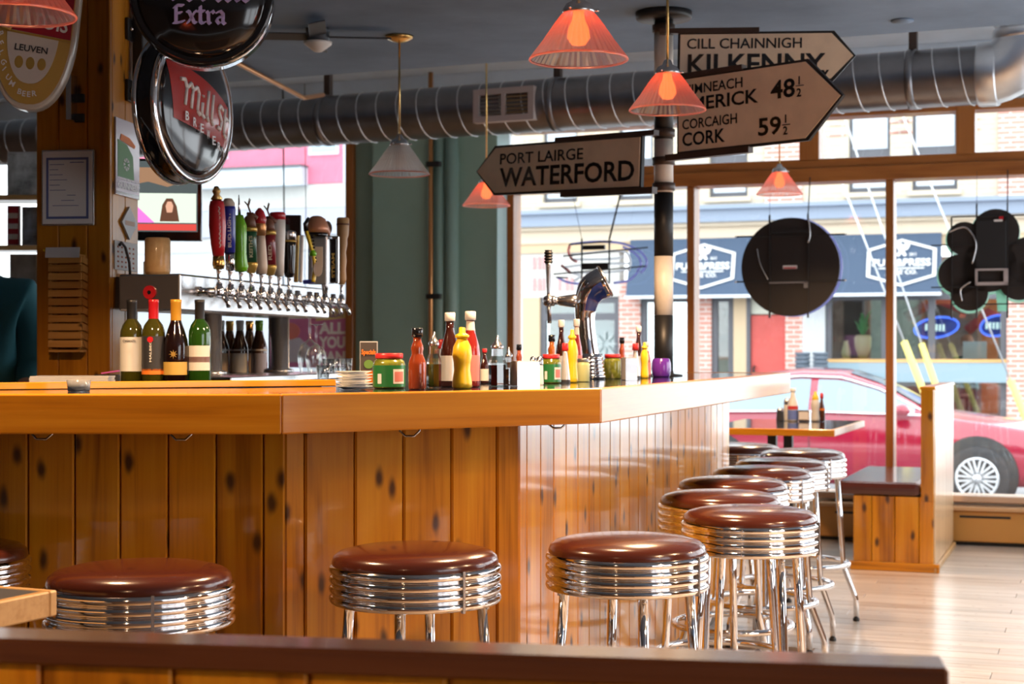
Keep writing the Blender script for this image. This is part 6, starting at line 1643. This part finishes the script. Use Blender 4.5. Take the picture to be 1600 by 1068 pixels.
# cables hanging in the left window
for p, r_, lab in ((442, .006, 'dark cable hanging down the left window, thicker one'), (476, .003, 'thin dark cable hanging down the left window')):
    mb = MB(); zt_ = TOPC-.01; mb.tube([(0,0,zt_),(0.01,0,2.2),(0,0,1.75),(.02,0,1.45)], r_, 5); mb.build('hanging_cable', M_blackm, M=MW @ T(WU(p,-.05), -.05, 0), label=lab, cat='cable')

# shelf unit at far left
d = 7.6
sh = thing('window_shelf_unit', 'tall open shelf of pine boards before the far left window', 'shelf', T(X(20,d), d, 0))
for y_ in (310, 388, 487, 640):
    mb = MB(); z0 = Zy(y_, d); mb.box(-.42, .19, -.06, .14, z0-.012, z0+.012, bev=.002); mb.build('shelf_board', M_light, sh)
for xx in (-.42, .17):
    mb = MB(); mb.box(xx, xx+.022, -.06, .14, .0, Zy(310,d)-.013); mb.build('upright', M_light, sh)
def panel(px0, px1, y0, y1, m, lab, nm='framed_picture', cat='picture'):
    zb_ = Zy(y1, d)+.0125
    t = thing(nm, lab, cat, T(X(px0,d), d+.03, zb_))
    w, h = (px1-px0)*d/F, (y1-y0)*d/F
    mb = MB(); mb.box(0,w,0,.02,0,h,bev=.002); mb.build('frame', M_silv, t); mb = MB(); mb.box(.006,w-.006,-.0015,-.0002,.006,h-.006); mb.build('picture', m, t)
    return t
panel(8, 62, 240, 309, mat('picture_blue', (.10,.22,.34), .15, coat=.5, var=.9, vscale=6, col2=(.5,.6,.65)), 'blue framed picture on the top board of the far left shelf')
t = panel(8, 28, 324, 387, mat('flag_red_cloth', (.45,.03,.06), .7), 'red and white striped flag on the middle far left shelf', 'striped_flag', 'flag')
for k in range(3):
    mb = MB(); mb.box(.006,.052,-.003,-.0016,.03+k*.05,.055+k*.05); mb.build('white_stripe', M_white, t)
panel(31, 60, 326, 387, mat('picture_denim', (.05,.11,.2), .3, coat=.4, var=.8, vscale=9, col2=(.35,.45,.6)), 'dark denim-blue picture on the middle far left shelf')
panel(12, 55, 400, 486, mat('picture_grey', (.35,.38,.38), .3, coat=.4, var=.5, vscale=7), 'pale grey picture on the lower far left shelf')

# ================================================================== ON THE WINDOW TABLE
TZ = .7628
def ontab(px, v_=-.45): return MW @ T(WU(px,v_), v_, TZ)
shaker(0,0,.05,.085,'pepper shaker at the left of the window table', fill=M_bl, M=ontab(1219))
shaker(0,0,.05,.145,'tall clear shaker on the window table', M=ontab(1230,-.40))
t = thing('ketchup_bottle', 'ketchup bottle with blue label on the window table', 'sauce bottle', ontab(1239))
mb = MB(); mb.lathe(scaled(TALL,.065,.205), 20); mb.build('bottle', M_whdl, t); rot_label(t,.066,.205,.05,.34,mat('label_blue',(.15,.22,.55),.5)); rot_label(t,.066,.205,.36,.46,M_red2,'red_band',span=3.1)
mb = MB(); mb.lathe(scaled([(.46,.88),(.56,.89),(.56,.99),(0,1)],.065,.205), 14); mb.build('cap', M_white, t)
t = thing('napkin_holder', 'grey napkin box on the window table', 'napkin holder', ontab(1257))
mb = MB(); mb.box(-.035,.035,-.03,.03,0,.07,bev=.004); mb.build('steel_holder', M_steel, t); mb = MB(); mb.box(-.03,.03,-.0315,-.0301,.012,.06); mb.build('napkins', M_paper, t)
t = thing('mustard_bottle', 'yellow topped squeeze bottle on the window table', 'mustard bottle', ontab(1274))
mb = MB(); mb.lathe(scaled(SQUZ,.055,.18), 18); mb.build('bottle', M_wl, t); mb = MB(); mb.lathe(scaled([(.6,.70),(.72,.74),(.6,.85),(.34,.9),(.3,.99),(0,1)],.06,.185), 14); mb.build('nozzle_cap', M_yellow, t)
t = thing('hot_sauce_bottle', 'thin dark hot sauce bottle at the right of the window table', 'sauce bottle', ontab(1284,-.40))
mb = MB(); mb.lathe(scaled(TALL,.042,.16), 18); mb.build('bottle', M_gBr, t); mb = MB(); mb.lathe(scaled([(.46,.80),(.5,.9),(.4,1),(0,1)],.045,.175), 12); mb.build('cap', M_red2, t); rot_label(t,.043,.16,.42,.5,M_orange)

# ================================================================== PEOPLE
def person(name, label, M, joints, edges, cloth, legs_m, zsplit, hand_pts, head, hair_m):
    """one continuous skinned body; joints: name -> (x,y,z,rx,ry)"""
    names = list(joints); me = bpy.data.meshes.new('body')
    me.from_pydata([joints[n][:3] for n in names], [(names.index(a), names.index(c_)) for a, c_ in edges], [])
    o = bpy.data.objects.new('body', me); COL.objects.link(o)
    sk = o.modifiers.new('skin', 'SKIN'); sk.use_smooth_shade = True
    for i, n in enumerate(names):
        me.skin_vertices[0].data[i].radius = joints[n][3:5]
    me.skin_vertices[0].data[names.index('pelvis')].use_root = True
    o.modifiers.new('sub', 'SUBSURF').levels = 2
    bpy.context.view_layer.update()
    ev = o.evaluated_get(bpy.context.evaluated_depsgraph_get()); m2 = bpy.data.meshes.new_from_object(ev)
    bpy.data.objects.remove(o)
    mb = MB()
    mb.add([v_.co for v_ in m2.vertices], [list(p.vertices) for p in m2.polygons], 0, None, True)
    # hands: palm and five fingers
    for wr, dirv, side in hand_pts:
        wr = Vector(wr); dv = Vector(dirv).normalized(); sd = Vector(side).normalized(); up_ = dv.cross(sd).normalized()
        n0 = len(mb.f)
        mb.tube([wr-dv*.03, wr+dv*.02, wr+dv*.06, wr+dv*.085], [.022,.030,.036,.026], 10, flat=.5)
        for k, ln in enumerate((.062,.072,.068,.055)):
            b_ = wr+dv*.078+sd*(-.027+k*.018)
            mb.tube([b_, b_+dv*ln*.45+up_*.004, b_+dv*ln*.75+up_*.016, b_+dv*ln*.85+up_*.034], [.0095,.009,.008,.0065], 7)
        b_ = wr+dv*.025-sd*.028
        mb.tube([b_, b_+dv*.03-sd*.022, b_+dv*.06-sd*.022+up_*.012], [.012,.0105,.008], 7)
        for q in range(n0, len(mb.f)): mb.m[q] = 2
    for i, f_ in enumerate(mb.f):
        c_ = sum((mb.v[j] for j in f_), Vector())/len(f_)
        if mb.m[i] == 2: continue
        hz_ = joints['neck'][2]-.005
        if c_.z > hz_: mb.m[i] = 2
        elif c_.z < zsplit: mb.m[i] = 1
        elif any((c_-Vector(w_[0])).length < .05 for w_ in hand_pts): mb.m[i] = 2
    t = thing(name, label, 'person', M)
    body = mb.build('body', [cloth, legs_m, M_skin], t)
    hx, hy, hz_ = head
    q = MB(); q.lathe([(.0,.125),(.05,.118),(.085,.085),(.098,.04),(.098,-.01),(.08,-.05),(.0,-.06)], 18, M=T(hx,hy+.022,hz_) @ S(1,1.02,1)); q.build('hair', hair_m, t)
    for s_ in (-1,1):
        q = MB(); q.lathe([(0,-.011),(.008,-.008),(.011,0),(.008,.008),(0,.011)], 10, M=T(hx+s_*.032,hy-.082,hz_+.005)); q.build('eye', M_white, t)
        q = MB(); q.lathe([(0,-.028),(.012,-.02),(.018,0),(.014,.02),(0,.028)], 8, M=T(hx+s_*.09,hy+.0,hz_-.005) @ S(.5,1,1)); q.build('ear', M_skin, t)
    q = MB(); q.tube([(hx,hy-.088,hz_+.01),(hx,hy-.108,hz_-.025),(hx,hy-.09,hz_-.034)], [.008,.014,.008], 8); q.build('nose', M_skin, t)
    q = MB(); q.tube([(hx-.025,hy-.078,hz_-.062),(hx,hy-.088,hz_-.06),(hx+.025,hy-.078,hz_-.062)], .006, 6); q.build('mouth', mat('lips', (.4,.14,.12), .5) if 'lips' not in MATS else MATS['lips'], t)
    return t
def body_joints(arm_out):
    J = {'pelvis':(0,0,.95,.15,.11),'belly':(0,0,1.10,.20,.13),'chest':(0,0,1.28,.185,.125),'neckbase':(0,.01,1.43,.085,.075),'neck':(0,0,1.50,.055,.055),'head1':(0,-.015,1.58,.075,.085),'head2':(0,-.01,1.68,.072,.085)}
    E = [('pelvis','belly'),('belly','chest'),('chest','neckbase'),('neckbase','neck'),('neck','head1'),('head1','head2')]
    for s_, n in ((-1,'l'),(1,'r')):
        J.update({n+'hip':(s_*.10,0,.90,.095,.095),n+'knee':(s_*.11,-.02,.50,.062,.062),n+'ankle':(s_*.11,.02,.09,.042,.042),n+'toe':(s_*.12,-.15,.04,.04,.03)})
        E += [('pelvis',n+'hip'),(n+'hip',n+'knee'),(n+'knee',n+'ankle'),(n+'ankle',n+'toe')]
        J.update(arm_out[n]); E += [('chest',n+'sh'),(n+'sh',n+'el'),(n+'el',n+'wr')]
    return J, E
arm = {'r':{'rsh':(.20,0,1.375,.085,.08),'rel':(.235,.04,1.10,.08,.08),'rwr':(.26,-.18,1.02,.036,.036)}, 'l':{'lsh':(-.20,0,1.385,.075,.07),'lel':(-.31,.05,1.10,.058,.058),'lwr':(-.24,-.2,1.04,.036,.036)}}
J, E = body_joints(arm)
d = 6.25
person('person', 'person in a teal jacket standing behind the column at the left', T(X(-52,d), d, 0) @ S(1.12,1.1,1.03), J, E, M_teal, M_ink, .93,
   [((.26,-.18,1.02),(-.25,-1,-.3),(1,-.2,0)), ((-.24,-.2,1.04),(.25,-1,-.3),(1,.2,0))], (0,-.012,1.64), M_hair)
# seated person across the street
arm2 = {'r':{'rsh':(.19,0,1.03,.07,.065),'rel':(.25,-.16,.82,.05,.05),'rwr':(.12,-.36,.84,.034,.034)}, 'l':{'lsh':(-.19,0,1.03,.07,.065),'lel':(-.25,-.16,.82,.05,.05),'lwr':(-.12,-.36,.84,.034,.034)}}
J = {'pelvis':(0,0,.60,.15,.12),'belly':(0,0,.75,.14,.11),'chest':(0,-.01,.93,.16,.11),'neckbase':(0,0,1.07,.08,.07),'neck':(0,-.01,1.14,.053,.053),'head1':(0,-.03,1.22,.073,.083),'head2':(0,-.025,1.32,.07,.083)}
E = [('pelvis','belly'),('belly','chest'),('chest','neckbase'),('neckbase','neck'),('neck','head1'),('head1','head2')]
for s_, n in ((-1,'l'),(1,'r')):
    J.update({n+'hip':(s_*.10,-.02,.58,.09,.09),n+'knee':(s_*.12,-.42,.58,.065,.065),n+'ankle':(s_*.12,-.40,.10,.042,.042),n+'toe':(s_*.12,-.55,.05,.04,.03)}); J.update(arm2[n])
    E += [('pelvis',n+'hip'),(n+'hip',n+'knee'),(n+'knee',n+'ankle'),(n+'ankle',n+'toe'),('chest',n+'sh'),(n+'sh',n+'el'),(n+'el',n+'wr')]
zf = WZ(1511,536,FV+1.1) - 1.27
person('person', 'person sitting at a laptop behind the shop window across the street', MW @ T(WU(1511,FV+1.1), FV+1.1, zf), J, E, mat('dark_green_cloth', (.05,.1,.08), .8), M_ink, .56,
   [((.12,-.36,.84),(-.2,-1,-.05),(1,0,0)), ((-.12,-.36,.84),(.2,-1,-.05),(1,0,0))], (0,-.03,1.28), mat('fair_hair', (.3,.12,.06), .6))
t = thing('laptop', 'open silver laptop on the counter of the shop across the street', 'laptop', MW @ T(WU(1523,FV+.34), FV+.34, WZ(1480,561,FV)+.004) @ RZ(.1))
mb = MB(); mb.box(-.17,.17,.0,.22,0,.015,bev=.003); mb.build('keyboard_half', M_silv, t)
mb = MB(); mb.box(-.17,.17,-.006,.006,0,.25,M=T(0,0,.016) @ RX(.25)); mb.build('lid', M_silv, t)
st2 = thing('shop_stool', 'plain dark stool under the person with the laptop', 'stool', MW @ T(WU(1511,FV+1.1), FV+1.1, -.32))
mb = MB(); mb.lathe([(.16,zf+.32+.42),(.17,zf+.32+.44),(.16,zf+.32+.46),(0,zf+.32+.465)], 18); mb.build('seat', M_blackm, st2)
mb = MB(); mb.lathe([(.16,0),(.16,.02),(.03,.03),(.03,zf+.32+.42)], 14); mb.build('post', M_blackm, st2)
